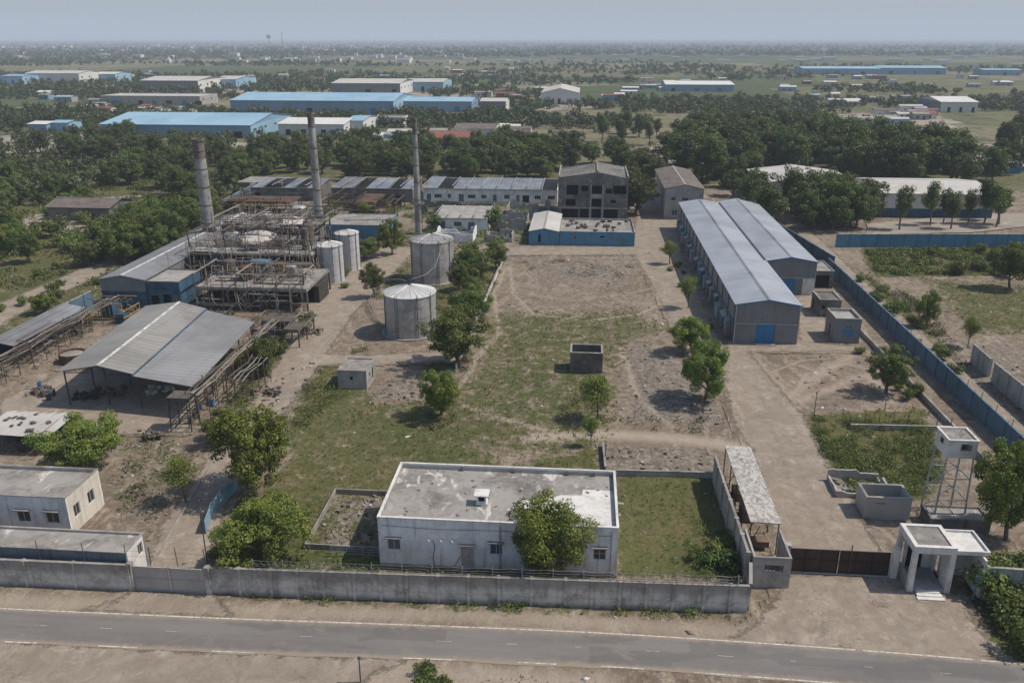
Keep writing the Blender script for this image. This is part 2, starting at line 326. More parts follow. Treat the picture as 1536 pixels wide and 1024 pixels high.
def copy_tree(o,parent=None):
    c=o.copy();COL.objects.link(c)
    if parent: c.parent=parent
    for ch in o.children: copy_tree(ch,c)
    return c
def np_mesh(name,V,Q,mat):
    me=bpy.data.meshes.new(name);me.vertices.add(len(V));me.vertices.foreach_set('co',np.ascontiguousarray(V,dtype=np.float32).ravel())
    n,c=Q.shape;me.loops.add(n*c);me.loops.foreach_set('vertex_index',np.ascontiguousarray(Q,dtype=np.int32).ravel())
    me.polygons.add(n);me.polygons.foreach_set('loop_start',np.arange(0,n*c,c,dtype=np.int32));me.update(calc_edges=True);me.validate()
    if mat: me.materials.append(M[mat])
    return me
def structure(name,me):
    o=bpy.data.objects.new(name,me);COL.objects.link(o);o['kind']='structure';return o
# ------------------------------------------------------------------ ground masks
def sdf(X,Y,poly):
    p=np.array(poly);q=np.roll(p,-1,0);ins=np.zeros(X.shape,bool);dm=np.full(X.shape,1e9)
    for (x0,y0),(x1,y1) in zip(p,q):
        dx,dy=x1-x0,y1-y0;t=np.clip(((X-x0)*dx+(Y-y0)*dy)/(dx*dx+dy*dy+1e-9),0,1)
        dm=np.minimum(dm,(X-x0-t*dx)**2+(Y-y0-t*dy)**2)
        c=((y0>Y)!=(y1>Y))&(X<(x1-x0)*(Y-y0)/(dy if abs(dy)>1e-9 else 1e-9)+x0);ins^=c
    d=np.sqrt(dm);return np.where(ins,d,-d)
def pp(*pts): return [G(a,b) for a,b in pts]
def soft(d,w): return np.clip(.5+d/w,0,1)
GR=[ # polygon, strength, softness
 (pp((330,880),(325,760),(420,690),(400,640),(470,560),(560,590),(700,640),(760,690),(930,700),(928,860),(700,870)),.66,6),
 (pp((925,712),(1080,715),(1120,865),(925,862)),.95,1.5),
 (pp((1195,622),(1385,612),(1415,700),(1390,750),(1280,745),(1245,700)),.95,2.5),
 (pp((600,640),(560,600),(690,560),(720,470),(960,462),(1000,490),(940,560),(930,690),(740,690)),.56,8),
 (pp((800,690),(905,668),(905,705),(800,705)),.8,3),
 (pp((315,885),(1120,915),(1120,932),(330,902)),.55,2.5),
 (pp((640,430),(760,380),(700,540),(640,560)),.6,4),
 (pp((480,530),(560,530),(560,600),(440,620)),.6,4),
 (pp((400,500),(470,470),(470,560),(330,720),(290,740),(330,620)),.62,4),
 (pp((160,620),(290,640),(250,760),(170,760)),.52,5),
 (pp((500,360),(620,340),(700,350),(650,400),(560,450),(520,420)),.5,4),
 (pp((1290,372),(1536,368),(1600,412),(1310,415)),.95,2.5),
 (pp((1380,415),(1600,430),(1600,505),(1450,500)),.62,8),
 (pp((1280,400),(1380,470),(1450,560),(1400,560)),.72,3),
 (pp((0,330),(200,300),(330,250),(200,400),(150,430),(0,520)),.66,10),
 (pp((-300,500),(0,460),(0,500),(-300,620)),.6,6),
 (pp((840,385),(950,395),(930,420),(800,415)),.38,4),
 (pp((1000,395),(1020,395),(1080,510),(1050,520)),.5,2),
 (pp((1440,870),(1536,870),(1600,1020),(1500,980)),.95,2),
 (pp((600,1000),(900,1012),(900,1060),(600,1060)),.5,3)]
RB=[(pp((940,500),(1060,560),(1100,640),(940,630)),.75,5),(pp((905,668),(1075,672),(1075,712),(905,706)),.8,2),(pp((560,575),(630,560),(640,600),(560,600)),.7,2),(pp((780,385),(960,385),(960,430),(780,430)),.5,6),
    (pp((474,820),(500,742),(578,742),(566,820)),.6,1.5),(pp((640,330),(800,330),(790,365),(640,365)),.5,5),(pp((380,290),(610,290),(600,330),(380,330)),.6,6),(pp((1400,500),(1600,520),(1600,620),(1480,620)),.5,5),
    (pp((160,650),(300,640),(250,780),(170,790)),.4,4)]
CN={ # paved areas, each its own sheet
 'driveway':[pp((1090,510),(1110,512),(1150,560),(1205,622),(1240,700),(1275,745),(1300,790),(1345,862),(1175,860),(1160,790),(1130,680),(1100,630),(1090,580))],
 'gate_apron':[pp((1172,860),(1340,862),(1440,893),(1497,992),(1320,978),(1090,960),(1135,935),(1168,895))],
 'road_shoulder':[pp((-300,945),(10,961),(325,977),(612,989),(590,998),(560,1015),(500,1060),(-400,1060))],
 'side_gate_apron':[pp((198,886),(318,889),(330,900),(350,925),(120,915),(180,898))],
 'site_road':[pp((203,884),(310,888),(322,800),(350,735),(400,650),(470,560),(530,470),(600,400),(620,376),(560,372),(500,410),(470,440),(440,490),(420,540),(380,600),(330,660),(280,740),(240,790),(222,850))],
 'shed_yard':[pp((0,600),(95,560),(330,540),(310,600),(280,650),(170,650),(0,640))],
 'cross_road':[pp((560,371),(1010,369),(1015,381),(560,384))],
 'warehouse_apron':[pp((1090,512),(1200,512),(1290,520),(1280,527),(1095,527)),pp((1195,445),(1225,440),(1250,510),(1200,515))],
 'back_road':[pp((948,372),(968,250),(1000,250),(1015,330),(1020,380),(1060,470),(1096,540),(1085,600),(1040,545),(985,440))],
 'tank_road':[pp((440,530),(560,532),(690,525),(690,542),(455,548))],
 'alley_road':[[(51.6,58),(56.,58),(55.4,150),(56.5,190),(57,255),(53,255),(53,190),(52.7,150)]],
 'country_road':[pp((-200,535),(60,430),(165,385),(180,400),(90,440),(20,475),(-150,590))],
 'country_lane':[pp((30,338),(165,338),(162,348),(30,346))]}
def noise2(x,y,s,seed=0):
    """cheap smooth value noise for masks"""
    xi=x/s+seed*17.3;yi=y/s+seed*7.7;x0=np.floor(xi);y0=np.floor(yi);fx=xi-x0;fy=yi-y0;fx=fx*fx*(3-2*fx);fy=fy*fy*(3-2*fy)
    def h(a,b):
        v=np.sin(a*127.1+b*311.7+seed*3.1)*43758.5453;return v-np.floor(v)
    return (h(x0,y0)*(1-fx)+h(x0+1,y0)*fx)*(1-fy)+(h(x0,y0+1)*(1-fx)+h(x0+1,y0+1)*fx)*fy
def weights(X,Y):
    g=np.zeros(X.shape);r=np.zeros(X.shape)
    for p,s,w in GR: g=np.maximum(g,s*soft(sdf(X,Y,p),w))
    for p,s,w in RB:
        m=soft(sdf(X,Y,p),w);r=np.maximum(r,s*m);g=g*(1-.7*m*s)
    out=np.maximum(0,np.maximum(np.abs(X-10)-110,Y-250))/60.
    g=np.maximum(g,np.clip(out,0,.7))
    g=np.where((X<-88)&(Y>60),np.maximum(g,.62),g)
    far=np.clip((np.maximum(np.abs(X-10)-150,(Y-290)))/60.,0,1)
    c=np.zeros(X.shape)
    for nm,ps in CN.items():
        for p in ps: c=np.maximum(c,soft(sdf(X,Y,p),2.))
    return g*(1-c*.8),r,c,far
TRK=[([(1165,300),(1215,365),(1290,440),(1400,545),(1536,680),(1640,790)],1.3,.9),([(1190,960),(1215,870),(1200,780),(1165,660),(1130,560)],.22,.9),([(1235,960),(1255,870),(1230,780),(1185,660),(1145,560)],.22,.9),([(1420,985),(1330,940),(1275,880),(1250,800)],.25,.8),([(1110,955),(1180,930),(1200,870)],.25,.7),([(1210,610),(1190,590),(1210,560),(1270,545),(1330,560)],.3,.9),([(1180,540),(1240,560),(1300,600)],.25,.9),([(1150,560),(1200,540),(1260,535)],.25,.8),
 ([(978,300),(975,380),(1000,470),(1060,560)],.3,.8),([(455,540),(420,600),(360,690),(270,840)],.3,.8),([(800,655),(900,650),(1000,655),(1110,668)],1.5,1.),([(1110,668),(1180,600),(1150,560),(1120,530)],1.2,.7),([(1130,640),(1230,560),(1280,530),(1210,525)],1.,.7),([(1200,600),(1300,560),(1340,600)],1.,.7),
 ([(765,400),(770,440),(800,470),(880,480),(960,470),(1000,450)],.35,.9),([(760,400),(740,440),(750,500),(720,530),(690,580)],.4,.8),([(790,440),(860,450),(940,440),(985,430)],.3,.7),([(980,400),(985,440),(1010,490),(1040,545)],.5,.5),([(930,520),(960,600),(1010,640)],.5,.7),([(700,610),(800,640),(900,650)],.8,.6),([(300,915),(700,922),(1130,948)],1.1,.7),([(-200,895),(120,905),(300,915)],1.2,.8),([(-200,990),(0,1000),(450,1010),(900,1030)],1.8,.9)]
def tracks(X,Y):
    o=np.zeros(X.shape)
    for pts,w,s in TRK:
        p=pp(*pts)
        for (x0,y0),(x1,y1) in zip(p[:-1],p[1:]):
            dx,dy=x1-x0,y1-y0;t=np.clip(((X-x0)*dx+(Y-y0)*dy)/(dx*dx+dy*dy),0,1);d=np.sqrt((X-x0-t*dx)**2+(Y-y0-t*dy)**2);o=np.maximum(o,s*np.clip(1.3-d/w,0,1))
    return o
def grid_lines(lo,hi,st,far,gr=1.13):
    a=list(np.arange(lo,hi+st/2,st));d=st
    while a[-1]<far: d*=gr;a.append(a[-1]+d)
    d=st;b=[]
    x=lo
    while x>-far: d*=gr;x-=d;b.append(x)
    return np.array(b[::-1]+a)
gx=grid_lines(-104,104,.5,32000);gy=grid_lines(44,260,.5,45000)
GXX,GYY=np.meshgrid(gx,gy);gw=weights(GXX,GYY);gt=tracks(GXX,GYY);gw=(gw[0]*(1-.55*gt),gw[1]*(1-.8*gt),gw[2],gw[3],gt)
hz=-.10*noise2(GXX,GYY,3.,1)-.06*noise2(GXX,GYY,1.1,2)
mound=np.zeros(GXX.shape)
for (px,py,rr,h) in ((870,398,9,.5),(920,405,6,.45),(820,400,6,.35),(1010,600,5,.4),(600,585,4,.4),(1000,690,7,.25),(985,560,8,.3),(1500,560,9,.5),(560,395,4,.3)):
    cx,cy=G(px,py);dd=((GXX-cx)**2+((GYY-cy)*1.3)**2)/rr**2;mound+=h*np.exp(-dd*2)*(.45+.8*noise2(GXX,GYY,1.6,5))
hz=(hz+mound)*(1-np.clip(gw[2]*1.6,0,1));hz=np.where(GYY<57.3,np.minimum(hz,0)*.3,hz);hz-=.02
hz=np.where(gw[3]>.5,0,hz);hz=np.where(GYY<57.2,-.02,hz)
ny,nx=GXX.shape;idx=np.arange(ny*nx).reshape(ny,nx)
Q=np.stack([idx[:-1,:-1],idx[:-1,1:],idx[1:,1:],idx[1:,:-1]],-1).reshape(-1,4)
V=np.stack([GXX,GYY,hz],-1).reshape(-1,3)
def set_attrs(me,ws):
    for nm,w in zip(('grass','rubble','conc','far','track'),ws):
        a=me.attributes.new(nm,'FLOAT','POINT');a.data.foreach_set('value',np.ascontiguousarray(w,dtype=np.float32).ravel())
me=np_mesh('ground',V,Q,'ground');set_attrs(me,gw);me.polygons.foreach_set('use_smooth',np.ones(len(Q),dtype=bool));structure('ground',me)
top_l=[(-60,908),(15,912),(217,921),(384,928),(620,936),(826,944),(960,951),(1185,966),(1309,975),(1470,988),(1536,995)]
bot_l=[(-60,960),(5,962.5),(150,969),(325,977.5),(417,980),(609,987.5),(688,990),(780,994),(900,999),(1035,1008),(1140,1016),(1245,1024),(1420,1040)]
tp=[G(*p) for p in top_l];bp=[G(*p) for p in bot_l]
def ext(pts):
    a=np.array(pts);k0=(a[2]-a[0])/np.linalg.norm(a[2]-a[0]);k1=(a[-1]-a[-3])/np.linalg.norm(a[-1]-a[-3])
    return np.array([a[0]-k0*900]+list(a)+[a[-1]+k1*900])
tp=ext(tp);bp=ext(bp)
xs=np.concatenate([np.linspace(-700,-60,12),np.arange(-58,50,1.),np.linspace(55,700,12)])
ty=np.interp(xs,tp[:,0],tp[:,1]);by=np.interp(xs,bp[:,0],bp[:,1])
ker=np.ones(9)/9
def sm(a):
    b=a.copy();c=np.convolve(a,ker,'same');b[14:-14]=c[14:-14];return b
ty=sm(ty)+.12;by=sm(by)-.12
lift=0
for nm,ps in CN.items():
    m=np.zeros(GXX.shape)
    for p in ps: m=np.maximum(m,soft(sdf(GXX,GYY,p),2.))
    fm=(m[:-1,:-1]+m[:-1,1:]+m[1:,1:]+m[1:,:-1])/4>.12
    yc=GYY[:-1,:-1]+.25;xc=GXX[:-1,:-1]+.25;fm&=(yc>np.interp(xc,xs,ty)-.15)|(yc<np.interp(xc,xs,by)+.15)
    q=Q.reshape(ny-1,nx-1,4)[fm]
    if len(q)==0: continue
    u,inv=np.unique(q.ravel(),return_inverse=True);lift+=1
    v=V[u].copy();v[:,2]=np.maximum(v[:,2],-.02)+.004+.0015*lift
    mm=np_mesh(nm,v,inv.reshape(-1,4),'ground');set_attrs(mm,[w.ravel()[u] for w in gw]);structure(nm,mm)
# main road ribbon ---------------------------------------------------
n=9;TT=np.linspace(0,1,n);RV=np.zeros((len(xs),n,3));RV[:,:,0]=xs[:,None];RV[:,:,1]=by[:,None]*(1-TT)+ty[:,None]*TT;RV[:,:,2]=.004
jit=(noise2(xs,xs*0,1.7,3)-.5)*.25;RV[:,0,1]+=jit;RV[:,-1,1]-=jit
ri=np.arange(len(xs)*n).reshape(len(xs),n);RQ=np.stack([ri[:-1,:-1],ri[1:,:-1],ri[1:,1:],ri[:-1,1:]],-1).reshape(-1,4)
me=np_mesh('road',RV.reshape(-1,3),RQ,'asphalt');ed=np.repeat(np.abs(TT-.5)[None]*2,len(xs),0);ed=np.clip((ed-.55)*2.2,0,1)
a=me.attributes.new('edge','FLOAT','POINT');a.data.foreach_set('value',ed.ravel().astype(np.float32));structure('road',me)
def yline(x,t): return np.interp(x,xs,by)*(1-t)+np.interp(x,xs,ty)*t
mk=MB()
def mark(x0,x1,t,w=.11):
    k=max(1,int((x1-x0)/1.));q=np.linspace(x0,x1,k+1)
    for a,b in zip(q[:-1],q[1:]):
        ya,yb=yline(a,t),yline(b,t);mk.add([(a,ya-w/2,.008),(b,yb-w/2,.008),(b,yb+w/2,.008),(a,ya+w/2,.008)],[(0,1,2,3)])
x=-110.
while x<110:
    L=random.uniform(5,9);mark(x,min(x+L,110),.955,.13);x+=L+random.choice([.1,.1,.15,.6])
for px0,px1 in ((4,54),(150,210),(325,387),(609,688),(780,836),(900,962),(1035,1100),(1110,1250)): mark(G(px0,965)[0],G(px1,965)[0],.045,.12)
for a in np.arange(-60,60,5.5):
    if random.random()<.5: mark(a,a+random.uniform(.3,1.3),.53,.035)
o=part(mk,'road_marking','road_paint');o['kind']='structure'
# ------------------------------------------------------------------ buildings
class WF:
    """frame of one wall: u along, v up, w inward"""
    def __init__(s,a,b): s.A=Vector((a[0],a[1],0));B=Vector((b[0],b[1],0));s.L=(B-s.A).length;s.d=(B-s.A)/s.L;s.n=Vector((-s.d.y,s.d.x,0))
    def p(s,u,v,w): return tuple(s.A+s.d*u+s.n*w+Vector((0,0,v)))
    def bx(s,mb,u0,u1,v0,v1,w0,w1,k=0):
        return mb.hexa([s.p(u0,v0,w0),s.p(u1,v0,w0),s.p(u1,v0,w1),s.p(u0,v0,w1),s.p(u0,v1,w0),s.p(u1,v1,w0),s.p(u1,v1,w1),s.p(u0,v1,w1)],k)
def opening(root,F,o,t=.22,frame='frame_white',doorm='gate_grey'):
    u0,u1,v0,v1,ty=o[:5]
    if 'win' in ty:
        m=MB();e=.06
        for q in ((u0,u1,v0,v0+e),(u0,u1,v1-e,v1),(u0,u0+e,v0+e,v1-e),(u1-e,u1,v0+e,v1-e)): F.bx(m,*q,.07,.14)
        nm=2 if u1-u0<1.6 else 3
        for i in range(1,nm): c=u0+(u1-u0)*i/nm;F.bx(m,c-.025,c+.025,v0+e,v1-e,.075,.135)
        if 'grid' in ty:
            c=(v0+v1)/2;F.bx(m,u0+e,u1-e,c-.02,c+.02,.08,.13)
        w=part(m,'window',frame,root)
        g=MB();F.bx(g,u0+.01,u1-.01,v0+.01,v1-.01,.10,.11);part(g,'pane','glass_blue' if 'pale' in ty else 'glass',w)
    if 'door' in ty:
        m=MB();F.bx(m,u0+.02,u1-.02,v0,v1-.02,.08,.13)
        c=(u0+u1)/2
        if u1-u0>1.6: F.bx(m,c-.03,c+.03,v0,v1-.03,.06,.08)
        for f in (.25,.5,.75):
            z=v0+(v1-v0)*f;F.bx(m,u0+.05,u1-.05,z-.03,z+.03,.062,.08)
        d=part(m,'door',o[5] if len(o)>5 else doorm,root)
        h=MB();F.bx(h,c+.1,c+.14,v0+1.,v0+1.2,.02,.06);part(h,'handle','frame_dark',d)
    if 'shade' in ty:
        m=MB();F.bx(m,u0-.15,u1+.15,v1+.05,v1+.13,-.38,-.003);part(m,'window_shade','slab',root)
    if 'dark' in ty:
        m=MB();F.bx(m,u0,u1,v0,v1,t+.4,t+.45);part(m,'painted_shade','dark_inside',root)  # near-black panel behind the opening paints in the unlit room
def flat_roof(root,x0,x1,y0,y1,h,par,mat,t=.18,rim='whitewash'):
    m=MB().box(x0+t,x1-t,y0+t,y1-t,h-par-.25,h-par);part(m,'roof',mat,root)
    if par>.05:
        c=MB();e=.05;c.box(x0-e,x1+e,y0-e,y0+t,h,h+.07);c.box(x0-e,x1+e,y1-t,y1+e,h,h+.07);c.box(x0-e,x0+t,y0+t,y1-t,h,h+.07);c.box(x1-t,x1+e,y0+t,y1-t,h,h+.07)
        part(c,'coping',rim,root)
def gable_roof(root,x0,x1,y0,y1,h,rise,mat,ax='y',over=.3,th=.08,cap='steel_light',capw=.22):
    m=MB()
    if ax=='y':
        c=(x0+x1)/2;s=rise/((x1-x0)/2);a,b=y0-over,y1+over
        m.slab([(x0-over,a,h-s*over+.03),(c,a,h+rise+.03),(c,b,h+rise+.03),(x0-over,b,h-s*over+.03)],th)
        m.slab([(c,a,h+rise+.03),(x1+over,a,h-s*over+.03),(x1+over,b,h-s*over+.03),(c,b,h+rise+.03)],th)
        part(m,'roof',mat,root)
        k=MB();k.slab([(c-capw,a,h+rise+.055-s*capw+.03),(c,a,h+rise+.09),(c,b,h+rise+.09),(c-capw,b,h+rise+.055-s*capw+.03)],.03)
        k.slab([(c,a,h+rise+.09),(c+capw,a,h+rise+.055-s*capw+.03),(c+capw,b,h+rise+.055-s*capw+.03),(c,b,h+rise+.09)],.03);part(k,'ridge_cap',cap,root)
        g=MB()
        for y,dy in ((y0,.18),(y1-.18,.18)):
            g.add([(x0,y,h),(x1,y,h),(c,y,h+rise-.06),(x0,y+dy,h),(x1,y+dy,h),(c,y+dy,h+rise-.06)],[(0,1,2),(5,4,3),(0,2,5,3),(1,4,5,2),(0,3,4,1)])
        return g
    else:
        c=(y0+y1)/2;s=rise/((y1-y0)/2);a,b=x0-over,x1+over
        m.slab([(a,y0-over,h-s*over+.03),(b,y0-over,h-s*over+.03),(b,c,h+rise+.03),(a,c,h+rise+.03)],th)
        m.slab([(a,c,h+rise+.03),(b,c,h+rise+.03),(b,y1+over,h-s*over+.03),(a,y1+over,h-s*over+.03)],th)
        part(m,'roof',mat,root)
        k=MB();k.box(a,b,c-capw,c+capw,h+rise+.02,h+rise+.08);part(k,'ridge_cap',cap,root)
        g=MB()
        for x,dx in ((x0,.18),(x1-.18,.18)):
            g.add([(x,y1,h),(x,y0,h),(x,c,h+rise-.06),(x+dx,y1,h),(x+dx,y0,h),(x+dx,c,h+rise-.06)],[(0,1,2),(5,4,3),(0,2,5,3),(1,4,5,2),(0,3,4,1)])
        return g
def building(name,label,cat,x0,x1,y0,y1,h,wall='white_plaster',roof='roof_concrete',rt='flat',par=.35,ops=None,rise=.8,t=.2,over=.3,inner='concrete_plain',frame='frame_white',doorm='gate_grey',group=None,rim='whitewash',cap='steel_light',z0=-.2,sidewall=None,backs=True):
    ops=ops or {};r=thing(name,label,cat,(x0+x1)/2,(y0+y1)/2,0,group);FOOT.append((x0,x1,y0,y1))
    C={'f':((x0,y0),(x1,y0)),'b':((x1,y1),(x0,y1)),'r':((x1,y0+t),(x1,y1-t)),'l':((x0,y1-t),(x0,y0+t))}
    mb=MB();todo=[]
    for k,(a,b) in C.items():
        oo=[tuple(o) for o in ops.get(k,[])]
        if k in 'rl': oo=[(o[0]-t,o[1]-t,*o[2:]) for o in oo]
        mb.wall(a,b,z0,h,t,[o for o in oo if 'none' not in o[4]],k=(2 if k in 'rl' and sidewall else 0),inner=1)
        todo.append((WF(a,b),oo))
    g=None
    if rt=='flat': flat_roof(r,x0,x1,y0,y1,h,par,roof,rim=rim)
    elif rt in('gable','gablex'): g=gable_roof(r,x0,x1,y0,y1,h,rise,roof,'y' if rt=='gable' else 'x',over,cap=cap)
    elif rt=='mono': # high edge at the back
        m=MB();m.slab([(x0-over,y0-over,h+.05),(x1+over,y0-over,h+.05),(x1+over,y1+over,h+rise),(x0-over,y1+over,h+rise)],.1);part(m,'roof',roof,r)
        g=MB();
        for x in (x0,x1-.18): g.add([(x,y0,h),(x,y1,h),(x,y1,h+rise-.12),(x+.18,y0,h),(x+.18,y1,h),(x+.18,y1,h+rise-.12)],[(0,1,2),(5,4,3),(0,2,5,3),(1,4,5,2)])
        g.box(x0,x1,y1-.17,y1-.02,h,h+rise-.14)
    if g: mb.add(g.v,g.f,0)
    part(mb,'wall',(wall,inner,sidewall or wall),r)
    for F,oo in todo:
        for o in oo: opening(r,F,o,t,frame,doorm)
    return r
# ---- white flat roofed building in front
x0,x1,y0,y1=-17.3,4.,62.95,73.1
r=building('office_building','long white flat roofed building with a pale roof patch just inside the roadside wall','building',x0,x1,y0,y1,5.,'white_plaster','roof_concrete','flat',.45,
 {'f':[(.8,1.95,1.7,2.95,'win pale shade'),(7.45,8.55,.25,2.55,'door shade','gate_grey'),(10.05,11.15,1.7,2.95,'win pale shade'),(14.6,15.7,1.7,2.95,'win pale shade'),(19.2,20.3,1.7,2.95,'win grid dark shade')]})
m=MB();zz=4.556
pts=[(3.82,70.1),(.9,70.1),(.8,69.),(-1.,68.9),(-2.6,68.2),(-4.6,67.7),(-5.2,67.4),(-5.,66.6),(-6.,66.),(-5.6,65.2),(-3.,64.6),(-1.5,65.1),(-.3,65.6),(1.2,64.9),(2.2,64.2),(3.82,63.7)]
m.add([(a,b,zz) for a,b in pts],[tuple(range(len(pts)))[::-1]]);part(m,'roof_patch','whitewash',r)
m=MB();m.box(x0+.2,x1-.2,y1-.26,y1-.18,4.56,4.95);part(m,'parapet_lining','steel_light',r)
for px in (-11.,-5.8,-.6,2.): part(MB().box(px-.08,px+.08,y1-.45,y1-.262,4.56,5.1),'parapet_bracket','concrete_plain',r)
v=MB();v.box(-8.9,-7.9,66.4,67.3,4.56,4.75);v.box(-8.85,-8.7,66.45,67.25,4.75,5.5);v.box(-8.1,-7.95,66.45,67.25,4.75,5.5);v.box(-8.7,-8.1,67.12,67.25,4.75,5.5);v.box(-8.7,-8.1,66.5,67.12,4.75,4.9)
vo=part(v,'roof_vent','white_plaster',r);c=MB().cbox((-8.4,66.85,5.6),1.35,1.15,.1,0,0,R(6));part(c,'vent_cap','whitewash',vo)
c=MB().lathe((-8.4,66.8,4.9),[(.25,0),(.25,.35),(.12,.4)],12);part(c,'vent_pipe','dark_inside',vo)
for px in (-6.35,3.45): part(MB().tube((px,y0-.07,0),(px,y0-.07,4.7),.05),'drain_pipe','concrete_plain',r)
pm=MB().tube((4.02,68.3,4.3),(4.7,68.3,4.25),.09);part(pm,'spout','steel_light',r)
part(MB().tube((-4.9,69.3,4.556),(-4.9,69.3,4.85),.1,n=8),'roof_pipe','junk_white',r);part(MB().tube((-13.5,70,4.556),(-13.5,70,4.8),.12,n=8),'roof_pipe','junk_white',r);part(MB().poly([(-7.8,67.6,4.6),(-7.5,68.,5.1),(-7.4,68.6,5.2)],.03),'bent_pipe','junk_white',r)
for px in (-12.7,-11.6,-10.6): part(MB().tube((px,y0-.02,3.05),(px,y0-.28,3.0),.07,n=6).lathe((px,y0-.3,2.9),[(.02,0),(.12,.05),(.1,.2)],8),'wall_lamp','junk_white',r)
m=MB();m.tube((-12.3,y0-.2,.12),(-10.7,y0-.2,.12),.03,n=4);m.poly([(-12.3,y0-.05,.1),(-12.4,y0-.06,1.2),(-12.2,y0-.05,2.2),(-12.35,y0-.05,2.9)],.03,4);m.poly([(-10.7,y0-.3,.1),(-10.2,y0-.1,.8),(-9.9,y0-.06,1.4)],.03,4);solo(m,'climbing_plant','bark','thin dry creeper stems on the front wall of the white office building','creeper',-11.5,y0)
m=MB();m.poly([(x0+.3,y0-.02,4.2),(-12,y0-.05,4.05),(-6.3,y0-.04,4.2),(0,y0-.05,4.05),(3.4,y0-.02,4.2)],.018,4);part(m,'cable','frame_dark',r)
m=MB();m.box(x0-.01,x1+.01,y0-.05,y0-.003,-.1,.28);part(m,'plinth','concrete_plain',r)
m=MB()
for k in range(30): m.cbox((random.uniform(x0+.6,x1-.6),random.uniform(y0+.5,y1-.5),4.59),random.uniform(.08,.4),random.uniform(.08,.3),.08,random.uniform(0,3))
solo(m,'roof_litter','pipe_pale','small stones and litter lying on the flat roof of the white office building','litter',-7,68,4.55,kind='stuff')
# ---- low walled pad at its left
m=MB();X0,X1,Y0,Y1=-25.,-17.6,65.,75.2
m.wall((X0,Y0),(X1,Y0),-.1,.45,.15);m.wall((X1,Y1),(X0,Y1),-.1,.5,.15);m.wall((X0,Y1-.15),(X0,Y0+.15),-.1,.5,.15)
solo(m,'low_wall',('slab','slab'),'low pale kerb wall around the bare plot left of the white office building','wall',(X0+X1)/2,70)
m=MB();
for q in (.25,.5,.75,1.0): m.tube((-22.2,64.1,q),(-17.7,64.1,q),.02)
for q in (-22.2,-20.7,-19.2,-17.7): m.tube((q,64.1,0),(q,64.1,1.1),.035)
solo(m,'railing','steel_light','short pale metal railing beside the left corner of the white office building','railing',-20,64.1)
# ---- front wall
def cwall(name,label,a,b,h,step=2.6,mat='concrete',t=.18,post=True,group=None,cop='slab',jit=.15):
    a=Vector((*a,0));b=Vector((*b,0));L=(b-a).length;d=(b-a)/L;n=Vector((-d.y,d.x,0));c=(a+b)/2
    r=thing(name,label,'wall',c.x,c.y,0,group)
    m=MB().seg(a,b,-.2,h,t);part(m,'panel',mat,r)
    k=MB();k.seg(a,b,h,h+.07,t+.1);part(k,'coping',cop,r)
    if post:
        q=0.
        while q<=L:
            p=a+d*q;P_=MB();e1=p-d*.13;e2=p+d*.13;P_.seg(e1,e2,-.2,h+.1,t+.26);part(P_,'pillar',mat,r);q+=step*random.uniform(.85,1.15)
    return r
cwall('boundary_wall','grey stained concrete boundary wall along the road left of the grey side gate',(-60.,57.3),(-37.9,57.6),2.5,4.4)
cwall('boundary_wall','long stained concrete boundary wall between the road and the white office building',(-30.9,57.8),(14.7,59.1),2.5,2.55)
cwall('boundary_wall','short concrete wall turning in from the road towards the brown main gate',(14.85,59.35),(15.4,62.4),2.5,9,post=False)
m=MB()
for px in (-37.7,-31.1):pass
g=thing('side_gate','pale grey double metal gate in the boundary wall at left','gate',-34.4,57.7)
for a,b in ((-37.58,-34.45),(-34.35,-31.17)):
    m=MB().box(a,b,57.66,57.72,.1,2.4)
    for z in (.12,1.2,2.35): m.box(a,b,57.60,57.655,z,z+.07)
    for q in (a,b-.07): m.box(q,q+.07,57.60,57.655,.1,2.42)
    part(m,'gate_leaf','gate_grey',g)
m=MB().box(-37.6,-31.1,57.6,57.75,-.05,.05);part(m,'track','steel_light',g)
for px in (-37.8,-30.95): solo(MB().box(px-.2,px+.2,57.45,57.95,-.1,2.72),'gate_pillar','concrete','grey concrete pillar at the '+('left' if px<-35 else 'right')+' side of the pale grey side gate','pillar',px,57.7)
# pipe posts and wires over the side gate
f=thing('wire_fence','thin wires on leaning posts above the side gate and wall at left','fence',-39,57.9)
for px in (-46,-41.9,-38.2,-36.,-33.6,-31.1): part(MB().tube((px,57.9,2.4),(px+random.uniform(-.1,.1),57.9,4.3),.035),'post','steel_dark',f)
m=MB()
for z in (3.2,3.7): part(MB().poly([(x_,57.9,z-.08*math.sin(x_*1.4)) for x_ in np.arange(-38.2,-30.9,.6)],.012,4),'wire','wire',f)
# razor wire
f=thing('razor_wire','coils of razor wire on angled posts along the top of the long roadside wall','wire fence',-4,58.5)
m=MB();pw=MB();cw=MB()
def wy(x_): return 57.8+(x_+30.9)*1.3/45.6+.05
for px in list(np.arange(-27,14.8,2.55)): part(MB().tube((px,wy(px),2.5),(px+random.uniform(-.08,.08),wy(px)+.1,3.45),.03),'post','steel_light',f)
for z in (2.75,3.0,3.3): part(MB().poly([(x_,wy(x_)+.05,z+.05*math.sin(x_*2.3)) for x_ in np.arange(-27,14.7,1.)],.02,3),'wire','wire',f)
for (xa,xb,ra) in ((3.,14.6,.27),(-27,-16,.2)):
    cw=MB()
    pts=[];i=0
    while True:
        x_=xa+i/12.*.62
        if x_>xb: break
        a_=i*2*math.pi/12;q=ra*(1+.25*math.sin(x_*2.7));pts.append((x_,wy(x_)+q*.8*math.cos(a_),2.9+ra+q*math.sin(a_)));i+=1
    cw.poly(pts,.02,3);part(cw,'coil','wire',f)
